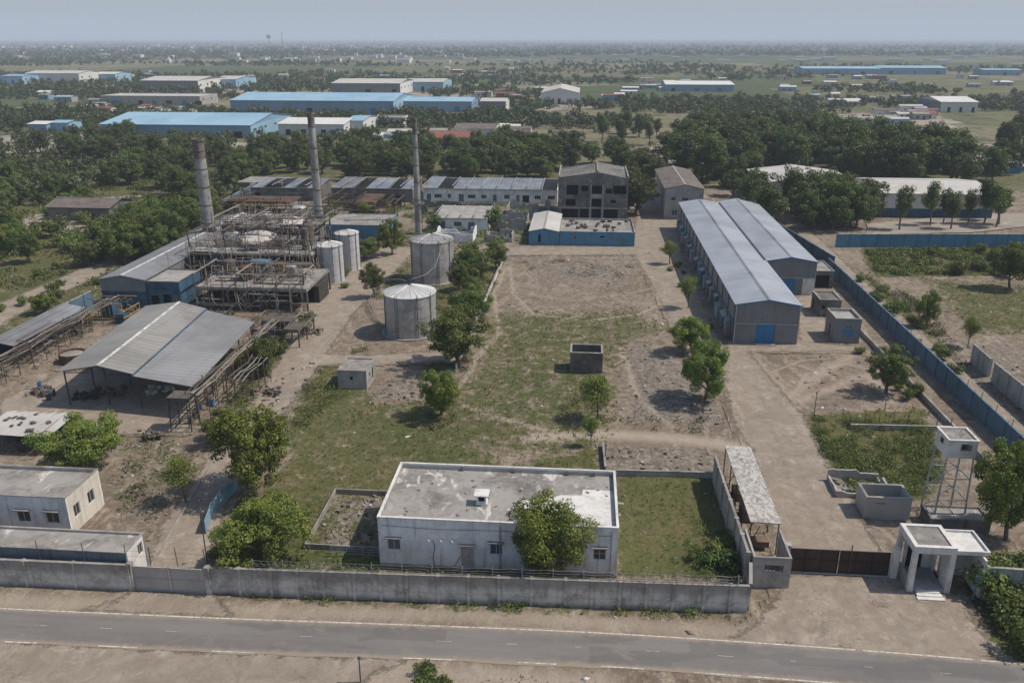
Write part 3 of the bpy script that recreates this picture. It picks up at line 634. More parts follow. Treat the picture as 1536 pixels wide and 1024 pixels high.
# ---- left house and long gate building
building('house','cream and white house with dark windows behind the long low roof at left','house',-66,-48.,65.3,71.,4.,'white_plaster','roof_concrete','flat',.3,
 {'f':[(12.8,14.1,1.2,2.5,'win dark shade'),(15.7,17.,1.2,2.5,'win dark shade'),(8.,9.3,1.2,2.5,'win dark shade')],'r':[(.9,1.9,1.3,2.6,'win'),(3.3,4.4,1.3,2.6,'win')]},sidewall='cream_plaster',rim='slab')
building('outhouse','long low flat roofed outbuilding close behind the boundary wall left of the side gate','building',-66,-38.4,58.3,61.4,3.2,'slate_wall','roof_concrete','flat',.12,{'r':[(1.9,2.7,1.6,2.7,'win dark')]},sidewall='whitewash',rim='slab')
# ---- gate hut, side wall, vehicle shelter
r=thing('gate_hut','small roofless concrete hut with a barred window left of the brown gate','hut',17.2,64.5)
m=MB();m.wall((15.65,62.6),(18.9,62.6),-.2,3.,.18,[(1.,2.6,1.6,2.25)],0,0);m.wall((18.9,62.78),(18.9,67.),-.2,3.,.18);m.wall((15.65,67.),(15.65,62.78),-.2,3.,.18)
part(m,'wall',('concrete_plain','concrete_plain'),r)
m=MB()
for i in range(6): m.box(16.7+i*.3,16.75+i*.3,62.68,62.72,1.6,2.25)
m.box(16.65,18.25,62.66,62.74,1.9,1.95);part(m,'grille','frame_dark',r)
r=cwall('side_wall','pale panelled wall running back along the left of the gate driveway',(15.3,63.2),(15.,81.),3.0,3.,'concrete_plain',.15)
r=thing('shelter','narrow open shelter with a worn white roof beside the main driveway','shelter',17.3,75)
m=MB().slab([(16.2,67.4,3.5),(18.95,67.4,3.45),(18.95,82.6,3.45),(16.2,82.6,3.5)],.12);part(m,'roof','patchy_roof',r)
for yy in (67.6,71.3,75.,78.7,82.4):
    for xx in (16.3,18.8): part(MB().tube((xx,yy,0),(xx,yy,3.34),.06),'post','steel_dark',r)
for yy in (68.5,70.,72,74,76,78,80): part(MB().tube((16.4,yy,.1),(17.+random.random(),yy+random.uniform(-.5,.5),2.6),.04),'leaning_bar','rust_grey',r)
for bb in ((16.6,18.3,68.2,69.2,.3,.9),(16.7,18.,73,75,0,1.1),(16.6,18.,77,79,0,.8)): part(MB().box(*bb),'crate','timber',r)
# ---- main gate
r=thing('main_gate','wide dark brown double metal gate across the main driveway','gate',23.7,65.1)
for a,b in ((19.35,23.6),(23.68,28.)):
    m=MB().box(a,b,65.05,65.1,.12,2.45)
    for z in (.12,1.3,2.38): m.box(a,b,64.98,65.045,z,z+.08)
    for q in np.linspace(a,b-.07,4): m.box(q,q+.07,64.98,65.045,.1,2.46)
    l=part(m,'gate_leaf','gate_brown',r)
m=MB().tube((24.6,64.95,0),(24.6,64.95,3.1),.05);m.tube((23.64,64.9,1.1),(23.64,64.9,1.35),.05);part(m,'gate_bolt','steel_dark',r)
m=MB().box(19.3,28.1,64.9,65.2,0,.07);part(m,'track','steel_light',r)
for i,px in enumerate((19.05,28.45)):
    m=MB().box(px-.27,px+.27,64.8,65.35,-.1,2.75);m.box(px-.33,px+.33,64.75,65.4,2.75,2.85);solo(m,'gate_pillar','whitewash' if i else 'concrete_plain','white square pillar at the '+('right end of the brown gate' if i else 'left end of the brown gate'),'pillar',px,65)
# ---- gate booth
r=thing('gate_booth','white open gate booth with heavy columns, steps and flat roof right of the brown gate','gate booth',31,65)
m=MB()
X0,X1,Y0,Y1=29.,32.5,63.,66.7
m.box(X0,X1,Y0,Y0+.35,3.85,4.5);m.box(X0,X0+.35,Y0+.352,Y1,3.85,4.5);m.box(X1-.35,X1,Y0+.352,Y1,3.85,4.5);m.box(X0+.35,X1-.35,Y1-.35,Y1-.002,3.85,4.5);part(m,'parapet','whitewash',r)
m=MB().box(X0+.35,X1-.35,Y0+.35,Y1-.35,4.1,4.38);part(m,'roof','slab',r)
for a,b in ((X0,Y0),(X1-.4,Y0),(X0,Y1-.4)):
    m=MB();m.hexa([(a-.02,b-.02,.0),(a+.44,b-.02,.0),(a+.44,b+.44,.0),(a-.02,b+.44,.0),(a,b,3.85),(a+.4,b,3.85),(a+.4,b+.4,3.85),(a,b+.4,3.85)]);c=part(m,'column','whitewash',r)
m=MB();m.wall((X0+.6,Y1-.4),(X1,Y1-.4),.3,3.85,.2,[(.3,1.75,.3,2.6)],0,0);m.wall((X1-.2,Y0+.6),(X1-.2,Y1-.4),.3,3.85,.2,[(.9,2.2,.3,2.6)],0,0);part(m,'wall',('whitewash','whitewash'),r)
m=MB().box(X0+.92,X0+2.3,Y1-.3,Y1-.25,.3,2.6);part(m,'door','dark_inside',r)
m=MB().box(X0,X0+.12,Y0+.6,Y1-.5,.3,1.3);m.box(X0,X1,Y0,Y1,0,.3);part(m,'plinth','concrete_plain',r)
for q_ in ((X0+.7,X1-.9,Y0-.35,Y0,0,.24),(X0+.6,X1-.8,Y0-.75,Y0-.352,0,.16),(X0+.5,X1-.7,Y0-1.15,Y0-.752,0,.08)): part(MB().box(*q_),'step','whitewash',r)
m=MB();m.box(32.6,35.2,63.3,66.6,3.7,3.95);m.box(32.5,35.3,63.2,63.35,3.95,4.15);m.box(35.15,35.3,63.35,66.6,3.95,4.15);m.box(32.6,35.15,66.45,66.6,3.95,4.15);part(m,'annexe_roof','whitewash',r)
m=MB();m.wall((34.9,62.6),(34.9,66.),0,3.7,.2);m.wall((34.9,66.),(32.6,66.),0,3.7,.2);part(m,'annexe_wall',('whitewash','whitewash'),r)
cwall('boundary_wall','pale stained wall running right from the white gate booth',(35.1,62.7),(62.,61.6),3.,3.4,'concrete_plain')
m=MB().box(35.3,41.,63.4,67.,0,.35);r=solo(m,'plinth','slab','bare concrete platform littered with sticks behind the wall at far right','platform',38,65)
m=MB()
for i in range(26):
    a=(random.uniform(35.5,40.8),random.uniform(63.6,66.8),.4);an=random.uniform(0,6.3);L=random.uniform(.6,1.8);m.tube(a,(a[0]+L*math.cos(an),a[1]+L*math.sin(an),.4+random.uniform(0,.7)),random.uniform(.02,.05),n=5)
solo(m,'branch_pile','bark','heap of broken branches on the concrete platform behind the right wall','branches',38,65,kind='stuff')
m=MB().tube((34.1,62.2,0),(34.2,62.2,2.3),.07);m.box(34.,34.3,62.1,62.3,2.3,2.42);solo(m,'post','steel_blue','short green blue post in front of the wall right of the gate booth','post',34.1,62.2)
# ---- guard tower
r=thing('water_tower','white box on tall splayed steel legs at the right of the driveway','water tower',37,75.3)
zb,zt=7.15,9.
bx0,bx1,by0,by1=35.5,38.2,74.45,77.3
def tp_(z,i):
    cx,cy=(bx0+bx1)/2,(by0+by1)/2;e=(1+.16*(zb-z)/zb);sx,sy=[(-1,-1),(1,-1),(1,1),(-1,1)][i];return (cx+sx*(bx1-bx0)/2*.92*e,cy+sy*(by1-by0)/2*.92*e,z)
for i in range(4): part(MB().tube(tp_(0,i),tp_(zb,i),.11,.09,n=8),'leg','steel_light',r)
m=MB()
for z in (2.6,4.9):
    for i in range(4): m.tube(tp_(z,i),tp_(z,(i+1)%4),.05)
for a,b in ((.2,2.6),(2.6,4.9),(4.9,7.)):
    for i in range(4):
        if (i+int(a))%2: m.tube(tp_(a,i),tp_(b,(i+1)%4),.035)
        else: m.tube(tp_(b,i),tp_(a,(i+1)%4),.035)
part(m,'brace','steel_light',r)
m=MB();m.wall((bx0,by0),(bx1,by0),zb,zt,.12,[(1.25,2.1,8.05,8.6)],0,0);m.wall((bx1,by0+.12),(bx1,by1-.12),zb,zt,.12,[(.8,1.6,8.,8.6)],0,0);m.wall((bx1,by1),(bx0,by1),zb,zt,.12);m.wall((bx0,by1-.12),(bx0,by0+.12),zb,zt,.12,[(.8,1.6,8.,8.6)],0,0);m.box(bx0+.12,bx1-.12,by0+.12,by1-.12,zb,zb+.1)
part(m,'cabin',('whitewash','whitewash'),r)
m=MB().box(bx0+.12,bx1-.12,by0+.12,by1-.12,8.85,8.93);part(m,'cabin_roof','slab',r)
m=MB();e=.1
for q in ((bx0-e,bx1+e,by0-e,by0+.1),(bx0-e,bx1+e,by1-.1,by1+e),(bx0-e,bx0+.1,by0+.1,by1-.1),(bx1-.1,bx1+e,by0+.1,by1-.1)): m.box(*q,zt,zt+.1)
part(m,'roof_rim','whitewash',r)
m=MB();
for q in ((bx0+1.2,bx0+2.15,8.,8.06),(bx0+1.2,bx0+2.15,8.6,8.66),(bx0+1.2,bx0+1.26,8.06,8.6),(bx0+2.09,bx0+2.15,8.06,8.6)): m.box(q[0],q[1],by0-.03,by0-.003,q[2],q[3])
part(m,'window_frame','frame_dark',r)
m=MB();m.poly([(bx0+1.3,by0+.8,8.95),(bx0+1.7,by0+1.3,9.05),(bx0+1.75,by0+1.9,9.2),(bx0+2.2,by0+2.2,9.3)],.03);m.tube((bx0+1.7,by0+1.3,9.05),(bx0+2.1,by0+1.4,9.2),.02);solo(m,'branch','bark','dry branch lying on top of the white box on legs','branch',bx0+1.7,by0+1.5,8.94)
building('low_shed','low dark walled enclosure under the steel legs of the white box','shed',34.6,40.2,73.,75.6,1.25,'concrete_ruin','slab','flat',.1,rim='concrete_ruin')
# roofless concrete boxes
def ragged(label,x0,x1,y0,y1,hlo,hhi,mat,seed,name='broken_enclosure'):
    rs=random.Random(seed);r=thing(name,label,'ruin',(x0+x1)/2,(y0+y1)/2)
    for (a,b) in (((x0,y0),(x1,y0)),((x1,y0+.2),(x1,y1-.2)),((x1,y1),(x0,y1)),((x0,y1-.2),(x0,y0+.2))):
        L=math.dist(a,b);n_=max(3,int(L/.45));F=WF(a,b);m=MB();h=rs.uniform(hlo,hhi);top=[]
        for i in range(n_+1):
            if rs.random()<.25: h=rs.uniform(hlo,hhi)
            top.append(h+rs.uniform(-.06,.06))
        for i in range(n_):
            u0,u1=L*i/n_,L*(i+1)/n_;m.hexa([F.p(u0,-.2,0),F.p(u1,-.2,0),F.p(u1,-.2,.2),F.p(u0,-.2,.2),F.p(u0,top[i],0),F.p(u1,top[i+1],0),F.p(u1,top[i+1],.2),F.p(u0,top[i],.2)])
        part(m,'wall',mat,r)
    part(MB().box(x0+.2,x1-.2,y0+.2,y1-.2,-.05,.12),'floor','slab',r);m=MB()
    for k in range(int((x1-x0)*(y1-y0)*1.6)): m.cbox((rs.uniform(x0+.4,x1-.4),rs.uniform(y0+.4,y1-.4),rs.uniform(.12,.4)),rs.uniform(.15,.9),rs.uniform(.15,.6),rs.uniform(.08,.4),rs.uniform(0,3),0,rs.uniform(-.4,.4))
    q=part(m,'fallen_masonry','pipe_pale',r);q['kind']='stuff'
    return r
def openbox(label,x0,x1,y0,y1,h,mat='concrete_plain',ops=(),t=.2,cop=True,name='roofless_hut'):
    r=thing(name,label,'hut',(x0+x1)/2,(y0+y1)/2);m=MB()
    m.wall((x0,y0),(x1,y0),-.2,h,t,[o for o in ops]);m.wall((x1,y0+t),(x1,y1-t),-.2,h,t);m.wall((x1,y1),(x0,y1),-.2,h,t);m.wall((x0,y1-t),(x0,y0+t),-.2,h,t);part(m,'wall',(mat,mat),r)
    part(MB().box(x0+t,x1-t,y0+t,y1-t,-.05,.1),'floor','dark_rubbish',r)
    if cop:
        c=MB();e=.04
        for q in ((x0-e,x1+e,y0-e,y0+t+e),(x0-e,x1+e,y1-t-e,y1+e),(x0-e,x0+t+e,y0+t+e,y1-t-e),(x1-t-e,x1+e,y0+t+e,y1-t-e)): c.box(*q,h,h+.06)
        part(c,'coping','slab',r)
    return r
openbox('roofless concrete hut with a slot window nearest the white tower legs',28.9,33.3,74.8,77.6,2.3,'gate_grey',[(1.,1.9,1.5,1.75)])
ragged('low broken walled enclosure behind the roofless hut beside the white tower',27.3,32.6,78.6,82.3,.5,1.5,'gate_grey',3)
openbox('square roofless grey concrete box standing alone in the vacant lot',-1.,3.6,110.8,114.4,3.0,'concrete_ruin',[(2.3,2.75,1.6,1.85)])
building('small_hut','small pale concrete hut with a flat roof beside the left yard road','hut',-32.4,-28.4,102.4,107.2,2.6,'concrete_plain','slab','flat',.12,{'f':[(1.7,2.1,1.3,1.75,'hole dark')],'r':[(1.4,2.,1.2,1.8,'hole dark'),(3.,3.6,.2,1.9,'hole dark')]},rim='slab')
building('grey_hut','grey concrete hut with a broken roof slab by the blue boundary wall','hut',41.,44.6,139.8,145.,3.,'concrete_ruin','concrete_ruin','flat',.15,{'f':[(.4,1.,1.4,2.,'hole dark')],'l':[(1.,1.8,.2,2.,'hole dark')]},rim='concrete_plain')
building('grey_hut','steel blue and grey guard hut with a blue patch in front of the warehouse yard','hut',40.,43.9,126.8,132.,3.9,'clad_grey','concrete_plain','flat',.35,{'f':[(1.6,2.6,2.35,2.75,'win dark')],'l':[(2.,2.9,.1,2.1,'door','dark_blue_paint')]},rim='concrete_plain')
m=MB().box(41.3,42.9,126.75,126.79,1.2,2.2);solo(m,'painted_panel','junk_blue','faded blue painted sign panel on the front of the grey guard hut','sign',42.1,126.77,1.2)
# ---- the two joined warehouses
def warehouse(name,label,x0,x1,y0,y1,h,rise,door,extra=None):
    D=door;ops={'f':[(D[0],D[1],-.0,D[2],'door','blue_door')]}
    r=building(name,label,'warehouse',x0,x1,y0,y1,h,'clad_grey','roof_blue_grey','gable',ops=ops,rise=rise,over=.25,cap='roof_old',sidewall='clad_grey_side')
    m=MB();c=(x0+x1)/2
    for a,b,za,zb in ((x0-.28,c,h-.02,h+rise),(c,x1+.28,h+rise,h-.02)): m.hexa([(a,y0-.3,za-.1),(b,y0-.3,zb-.1),(b,y0-.252,zb-.1),(a,y0-.252,za-.1),(a,y0-.3,za+.08),(b,y0-.3,zb+.08),(b,y0-.252,zb+.08),(a,y0-.252,za+.08)])
    part(m,'gable_trim','blue_door',r)
    m=MB();m.box(x0,x1,y0-.09,y0-.003,3.15,3.28);m.box(x0-.05,x0+.1,y0-.06,y0-.003,0,h-.1);m.box(x1-.1,x1+.05,y0-.06,y0-.003,0,h-.1);part(m,'cladding_rail','steel_light' ,r)
    return r
r=warehouse('warehouse','long grey blue roofed warehouse with a closed blue door facing the yard',24.3,34.,125.3,210.,6.3,.85,(3.3,6.2,3.1))
m=MB();m.box(27.5,30.6,124.2,125.29,-.05,.12);part(m,'door_step','slab',r)
# lean-to bays along the left side
k=0;yy=128.
while yy<206:
    w=random.uniform(1.6,3.2);h_=random.uniform(2.1,2.9);dd=random.uniform(.45,.85)
    b=MB();b.hexa([(24.25-dd,yy,0),(24.25,yy,0),(24.25,yy+w,0),(24.25-dd,yy+w,0),(24.25-dd,yy,h_-.25),(24.25,yy,h_),(24.25,yy+w,h_),(24.25-dd,yy+w,h_-.25)]);q=part(b,'lean_to',('clad_grey_side','steel_blue','concrete_plain','steel_blue')[k%4],r)
    c=MB().slab([(24.15-dd,yy-.1,h_-.15),(24.27,yy-.1,h_+.1),(24.27,yy+w+.1,h_+.1),(24.15-dd,yy+w+.1,h_-.15)],.07);part(c,'lean_to_roof','steel_light' if k%2 else 'clad_grey_side',q)
    yy+=w+random.uniform(1.4,3.);k+=1
m=MB()
for yy in np.arange(126,210,6.): m.box(24.12,24.29,yy,yy+.22,0,6.1)
m.box(24.1,24.29,125.3,210,3.1,3.25);part(m,'side_rail','steel_blue',r)
r=warehouse('warehouse','second long blue grey roofed warehouse, set back and joined to the right of the first',34.02,43.4,152.8,212.,6.25,.85,(3.8,5.8,2.9))
m=MB().box(41.2,43.38,152.66,152.79,0,3.1);part(m,'white_panel','whitewash',r)
m=MB().box(33.85,34.2,153.2,210,6.33,6.5);part(m,'valley_gutter','steel_dark',r)
building('loading_bay','small flat roofed lean building between the second warehouse and the blue alley wall','building',44.3,48.3,158.,166.,3.2,'concrete_ruin','slab','flat',.1,{'f':[(.6,3.2,0,2.4,'hole dark')]},rim='slab')
# grey two storey building behind
building('grey_building','tall grey two storey building with a gabled roof at the end of the back road','building',21.7,31.6,220.5,254,8.,'concrete_plain','tile_brown','gable',ops={'f':[(1.6,2.8,4.8,5.8,'win dark'),(4.4,6.,4.8,5.6,'win dark'),(2.,3.4,.9,2.4,'win dark'),(3.8,5.6,.9,2.4,'win dark')],'l':[(u,u+1.4,4.8,5.9,'win dark') for u in (4,11,18,25)]+[(u,u+1.4,1.,2.4,'win dark') for u in (4,11,18,25)]},rise=1.1,cap='concrete_plain')
# blue alley wall and others
cwall('blue_wall','long faded blue sheet wall along the left edge of the alley',(50.4,70.),(50.7,171.),2.6,4.,'blue_wall',.12,cop='steel_blue')
cwall('blue_wall','short dark teal wall at the far end of the alley beside the second warehouse',(46.5,212.),(52.,171.5),2.7,5,'dark_blue_paint',.12,cop='steel_blue')
cwall('grey_wall','grey concrete wall on the right side of the alley near the scrubby ground',(57.2,70.),(57.4,112.),2.9,3.2,'concrete_plain')
cwall('grey_wall','short detached piece of grey wall at the far end of the right alley wall',(57.5,113.5),(57.7,119.5),2.9,3.2,'concrete_plain')
cwall('blue_wall','bright blue wall across the green field at right',(58.2,192.),(101.,195.6),2.9,3.1,'blue_wall_x',.14,cop='steel_light')
cwall('low_wall','low worn kerb wall between the dirt yard and the blue alley wall',(45.6,137.),(46.1,88.),.55,30,'concrete_plain',.2,post=False)
cwall('low_wall','low grey wall along the near edge of the dirt yard above the weeds',(33.6,95.5),(45.6,95.9),.5,30,'concrete_plain',.18,post=False)
a,b=G(755,390),G(684,553)
cwall('low_wall','thin low white wall hidden among the trees left of the vacant lot',(b[0],b[1]),(a[0],a[1]),.7,30,'whitewash',.15,post=False)
a,b=G(904,668),G(908,706);cwall('low_wall','short pale kerb at the left edge of the rubble plot behind the white office building',a,b,.5,30,'slab',.15,post=False)
a,b=G(925,712),G(1078,716);cwall('low_wall','low grey wall between the rubble plot and the grass right of the white office building',a,b,.6,30,'concrete_plain',.15,post=False)
kp=[G(x_,y_) for x_,y_ in ((226,850),(262,790),(300,722),(345,655),(385,600))]
for i,(a,b) in enumerate(zip(kp[:-1],kp[1:])): solo(MB().seg(a,b,-.1,.14,.16),'kerb','slab','pale concrete kerb length '+('nearest the side gate','beside the cream house yard','by the feathery tree','by the near end of the open shed')[i]+' on the left driveway','kerb',(a[0]+b[0])/2,(a[1]+b[1])/2)
f=thing('blue_fence','leaning blue sheet fence beside the left driveway behind the bushes','fence',-31,72)
pts=[G(309,800),G(318,775),G(335,752),G(352,738),G(362,715)]
for i,(a,b) in enumerate(zip(pts[:-1],pts[1:])): part(MB().seg(a,b,0,1.4+.12*(i%2),.06),'fence_panel','sky_blue_wall',f)
f=thing('post_fence','row of thin rusty fence posts along the edge of the dirt yard','fence',40,96)
for px in np.arange(33.8,45.8,1.7): part(MB().tube((px,96.3,0),(px+random.uniform(-.1,.1),96.3,random.uniform(1.,2.1)),.05),'post','rust_grey',f)
f=thing('post_fence','row of short pale posts on top of the blue alley wall','fence',50.5,110)
for py in np.arange(72,150,4.): part(MB().tube((50.45,py,2.6),(50.45+random.uniform(-.1,.1),py,3.5),.04),'post','rust_grey',f)
for i,(px,py,tp_y,lab) in enumerate(((541,1022,987,'thin dark pole at the lower edge of the road left of the roadside bush'),(1221,622,590,'thin leaning pole at the corner of the weedy plot by the driveway'),(1327,614,600,'short dark post at the dirt yard edge'),(908,690,668,'short post by the rubble plot'),(312,850,752,'tall white tipped post beside the blue fence near the side gate'))):
    a=G(px,py);h_=max(1.2,HZ(*a,tp_y));solo(MB().tube((*a,-.1),(*a,h_),.06,.045).box(a[0]-.1,a[0]+.1,a[1]-.1,a[1]+.1,h_,h_+.12),'pole','steel_dark',lab,'pole',*a)
# ------------------------------------------------------------------ big open shed
r=thing('open_shed','large open sided grey metal roofed shed over a dark concrete floor at left','shed',-57,106)
A=dict(fl=(-66.2,93.6,4.95),rf=(-60.6,93.4,5.95),vf=(-56.,93.2,5.05),bl=(-68.6,121,4.95),rb=(-62.6,120.5,5.95),vb=(-58.3,120.2,5.05))
m=MB().slab([A['fl'],A['rf'],A['rb'],A['bl']],.07);m.slab([A['rf'],A['vf'],A['vb'],A['rb']],.07);part(m,'roof','roof_shed',r)
m=MB().slab([(-55.9,93.0,4.86),(-47.3,91.6,4.25),(-49.2,116.6,4.25),(-58.2,120.,4.86)],.07);part(m,'lean_to_roof','roof_shed2',r)
m=MB();p=A['rf'];q=A['rb'];m.hexa([(p[0]-.2,p[1],p[2]),(p[0]+.2,p[1],p[2]),(q[0]+.2,q[1],q[2]),(q[0]-.2,q[1],q[2]),(p[0]-.16,p[1],p[2]+.07),(p[0]+.16,p[1],p[2]+.07),(q[0]+.16,q[1],q[2]+.07),(q[0]-.16,q[1],q[2]+.07)])
part(m,'ridge_cap','dashed_cap',r)
m=MB().hexa([(-56.1,93.1,4.7),(-55.8,93.0,4.7),(-58.1,120.1,4.7),(-58.4,120.1,4.7),(-56.1,93.1,4.97),(-55.8,93.0,4.97),(-58.1,120.1,4.97),(-58.4,120.1,4.97)]);part(m,'gutter','dark_blue_paint',r)
for i in range(5):
    f=i/4
    for a,b,z in (((-65.6,94.),(-68.,120.5),4.75),((-60.6,94.6),(-62.7,120.2),5.6),((-55.9,94.),(-58.2,119.7),4.6),((-47.7,92.3),(-49.6,116.),4.1)):
        x_=a[0]+(b[0]-a[0])*f;y_=a[1]+(b[1]-a[1])*f;part(MB().tube((x_,y_,0),(x_,y_,z),.1),'post','steel_dark',r)
m=MB()
for i in range(5):
    f=i/4;dx=-2.2*f;dy=26.6*f
    for a,b in (((-65.6,94.,4.6),(-56,94.,4.6)),((-65.6,94.,4.75),(-60.6,94.,5.6)),((-60.6,94.,5.6),(-56,94.,4.75)),((-56,94,4.5),(-47.7,92.5,3.95))): m.tube((a[0]+dx,a[1]+dy,a[2]),(b[0]+dx,b[1]+dy,b[2]),.05,n=4)
    for q in np.linspace(0,1,7)[1:-1]:
        xx=-65.6+9.6*q;zt=4.75+.85*(1-abs(q-.5)*2);m.tube((xx+dx,94+dy,4.6),(xx+dx,94+dy,zt),.03,n=4)
part(m,'truss','steel_dark',r)
for i,(px,py,s,mat,nm,lab) in enumerate(((130,596,1.5,'dark_rubbish','scrap_heap','dark scrap heap near the left post inside the open shed'),(165,588,2.2,'rust_grey','scrap_heap','dull brown scrap heap in the middle of the open shed floor'),(240,588,1.6,'junk_white','sack_pile','pale sack pile under the lower roof of the open shed'))):
    a=G(px,py);m=MB()
    for k in range(14): m.cbox((a[0]+random.uniform(-s,s),a[1]+random.uniform(-s,s)*.6,random.uniform(.15,.6)),random.uniform(.3,.9),random.uniform(.3,.9),random.uniform(.2,.5),random.uniform(0,3),0,random.uniform(-.4,.4))
    solo(m,nm,mat,lab,'heap',*a,kind='stuff')
# ------------------------------------------------------------------ long low warehouse along the left
x0,x1,y0,y1=-84.,-75.8,134.6,190.
r=building('long_shed','long low grey gabled shed running back beside the rusty plant at left','shed',x0,x1,y0,y1,5.2,'clad_grey','roof_long','gable',ops={'f':[(.8,2.6,0,2.6,'hole dark'),(4.,5.6,.8,2.6,'win dark')],'r':[(u,u+2.2,1.2,3.2,'hole dark') for u in range(3,52,7)]},rise=.75,over=.2,cap='dashed_cap')
m=MB().box(x0,x1,y0-.08,y0-.003,0,3.);part(m,'blue_panel','dark_blue_paint',r)
building('annexe','blue walled annexe with flat grey roof at the front of the long low shed','building',-75.6,-69.6,134.6,143.,4.9,'dark_blue_paint','concrete_plain','flat',.12,{'f':[(.6,2.,.1,2.4,'hole dark'),(2.8,4.2,.1,2.6,'hole dark'),(4.7,5.5,1.2,2.4,'win')]},rim='rust_grey')
# ------------------------------------------------------------------ tanks
def tank(label,cx,cy,r_,h,ah,mat,rmat,name='storage_tank',rail=True):
    t=thing(name,label,'tank',cx,cy);c=(cx,cy,0)
    m=MB();pr=[(r_,0.)]
    nb=max(3,int(h/1.5))
    for i in range(1,nb+1): pr+=[(r_,h*i/nb-.03),(r_+.03,h*i/nb)]
    m.lathe(c,pr,48);o=part(m,'shell',mat,t)
    m=MB().lathe(c,[(r_+.16,h),(r_+.16,h+.08),(r_*.5,h+(ah-h)*.55),(.25,ah),(.2,ah+.1)],24);part(m,'roof',rmat,t)
    m=MB()
    for i in range(24):
        a=2*math.pi*i/24;m.tube((cx+(r_+.1)*math.cos(a),cy+(r_+.1)*math.sin(a),h+.12),(cx+.25*math.cos(a),cy+.25*math.sin(a),ah+.05),.025,n=4)
    part(m,'roof_rib',rmat,t)
    m=MB().lathe((cx,cy,ah),[(.3,0),(.3,.3),(.12,.35),(.12,.9)],10);m.tube((cx-.5,cy,ah+.7),(cx+.5,cy,ah+.7),.05);part(m,'vent','steel_dark',t)
    a0=-1.9
    m=MB()
    for da in (-.05,.05):
        a=a0+da;m.tube((cx+(r_+.18)*math.cos(a),cy+(r_+.18)*math.sin(a),0),(cx+(r_+.18)*math.cos(a),cy+(r_+.18)*math.sin(a),h+.9),.03,n=4)
    for z in np.arange(.3,h+.6,.35): m.tube((cx+(r_+.18)*math.cos(a0-.05),cy+(r_+.18)*math.sin(a0-.05),z),(cx+(r_+.18)*math.cos(a0+.05),cy+(r_+.18)*math.sin(a0+.05),z),.02,n=4)
    part(m,'ladder','rust_grey',t)
    m=MB()
    for a in (-1.1,-.5,.4,-2.6): m.tube((cx+(r_+.12)*math.cos(a),cy+(r_+.12)*math.sin(a),.0),(cx+(r_+.12)*math.cos(a),cy+(r_+.12)*math.sin(a),h+.5),.06,n=6)
    part(m,'riser_pipe','rust_grey',t)
    if rail:
        m=MB()
        for i in range(18):
            a=2*math.pi*i/18;b=2*math.pi*(i+1)/18;q=r_+.05;m.tube((cx+q*math.cos(a),cy+q*math.sin(a),h),(cx+q*math.cos(a),cy+q*math.sin(a),h+.65),.025,n=4)
            m.tube((cx+q*math.cos(a),cy+q*math.sin(a),h+.6),(cx+q*math.cos(b),cy+q*math.sin(b),h+.6),.02,n=4)
        part(m,'guard_rail','rust_grey',t)
    m=MB().lathe(c,[(r_+.6,-.1),(r_+.6,.12)],32);part(m,'base','slab',t)
    return t
tank('squat grey steel tank with a bright conical roof nearest the camera',-27.1,126.4,4.15,6.7,7.9,'tank_steel','tank_roof',rail=False)
tank('taller grey steel tank with a railed roof standing behind the squat one',-28.9,157.3,4.2,8.1,9.3,'tank_steel','tank_steel')
tank('tall pale tank with a conical roof at the front right corner of the rusty plant',-48.6,154.8,2.5,7.2,8.,'tank_white','tank_roof',rail=False)
tank('tall pale tank standing just behind its twin beside the rusty plant',-47.6,163.6,2.4,7.6,8.3,'tank_white','tank_roof',rail=False)
p=MB()
p.poly([(-27.1,126.4,8.6),(-26.6,126.3,8.9),(-25.6,127.,9.),(-24.9,130,8.7),(-24.2,134,8.9),(-24.2,138,9.8),(-24.4,143,10.5),(-24.8,150,9.8),(-26.,153.,9.4)],.06,6)
p.poly([(-27.1,126.4,8.3),(-28.3,126.5,8.7),(-30.,127.,8.5),(-31.2,128.,8.1)],.05,6);solo(p,'transfer_pipe','pipe_pale','bent pale pipe arching between the two large grey tanks','pipe',-27,140)
m=MB()
for k in range(5): m.tube((-31.6-k*.25,125.+k,.1),(-37.2-k*.2,137.+k*1.5,.4+.1*k),.06,n=5)
solo(m,'pipe_bundle','pipe_pale','bundle of pale pipes lying on the ground left of the squat tank','pipes',-34,131)
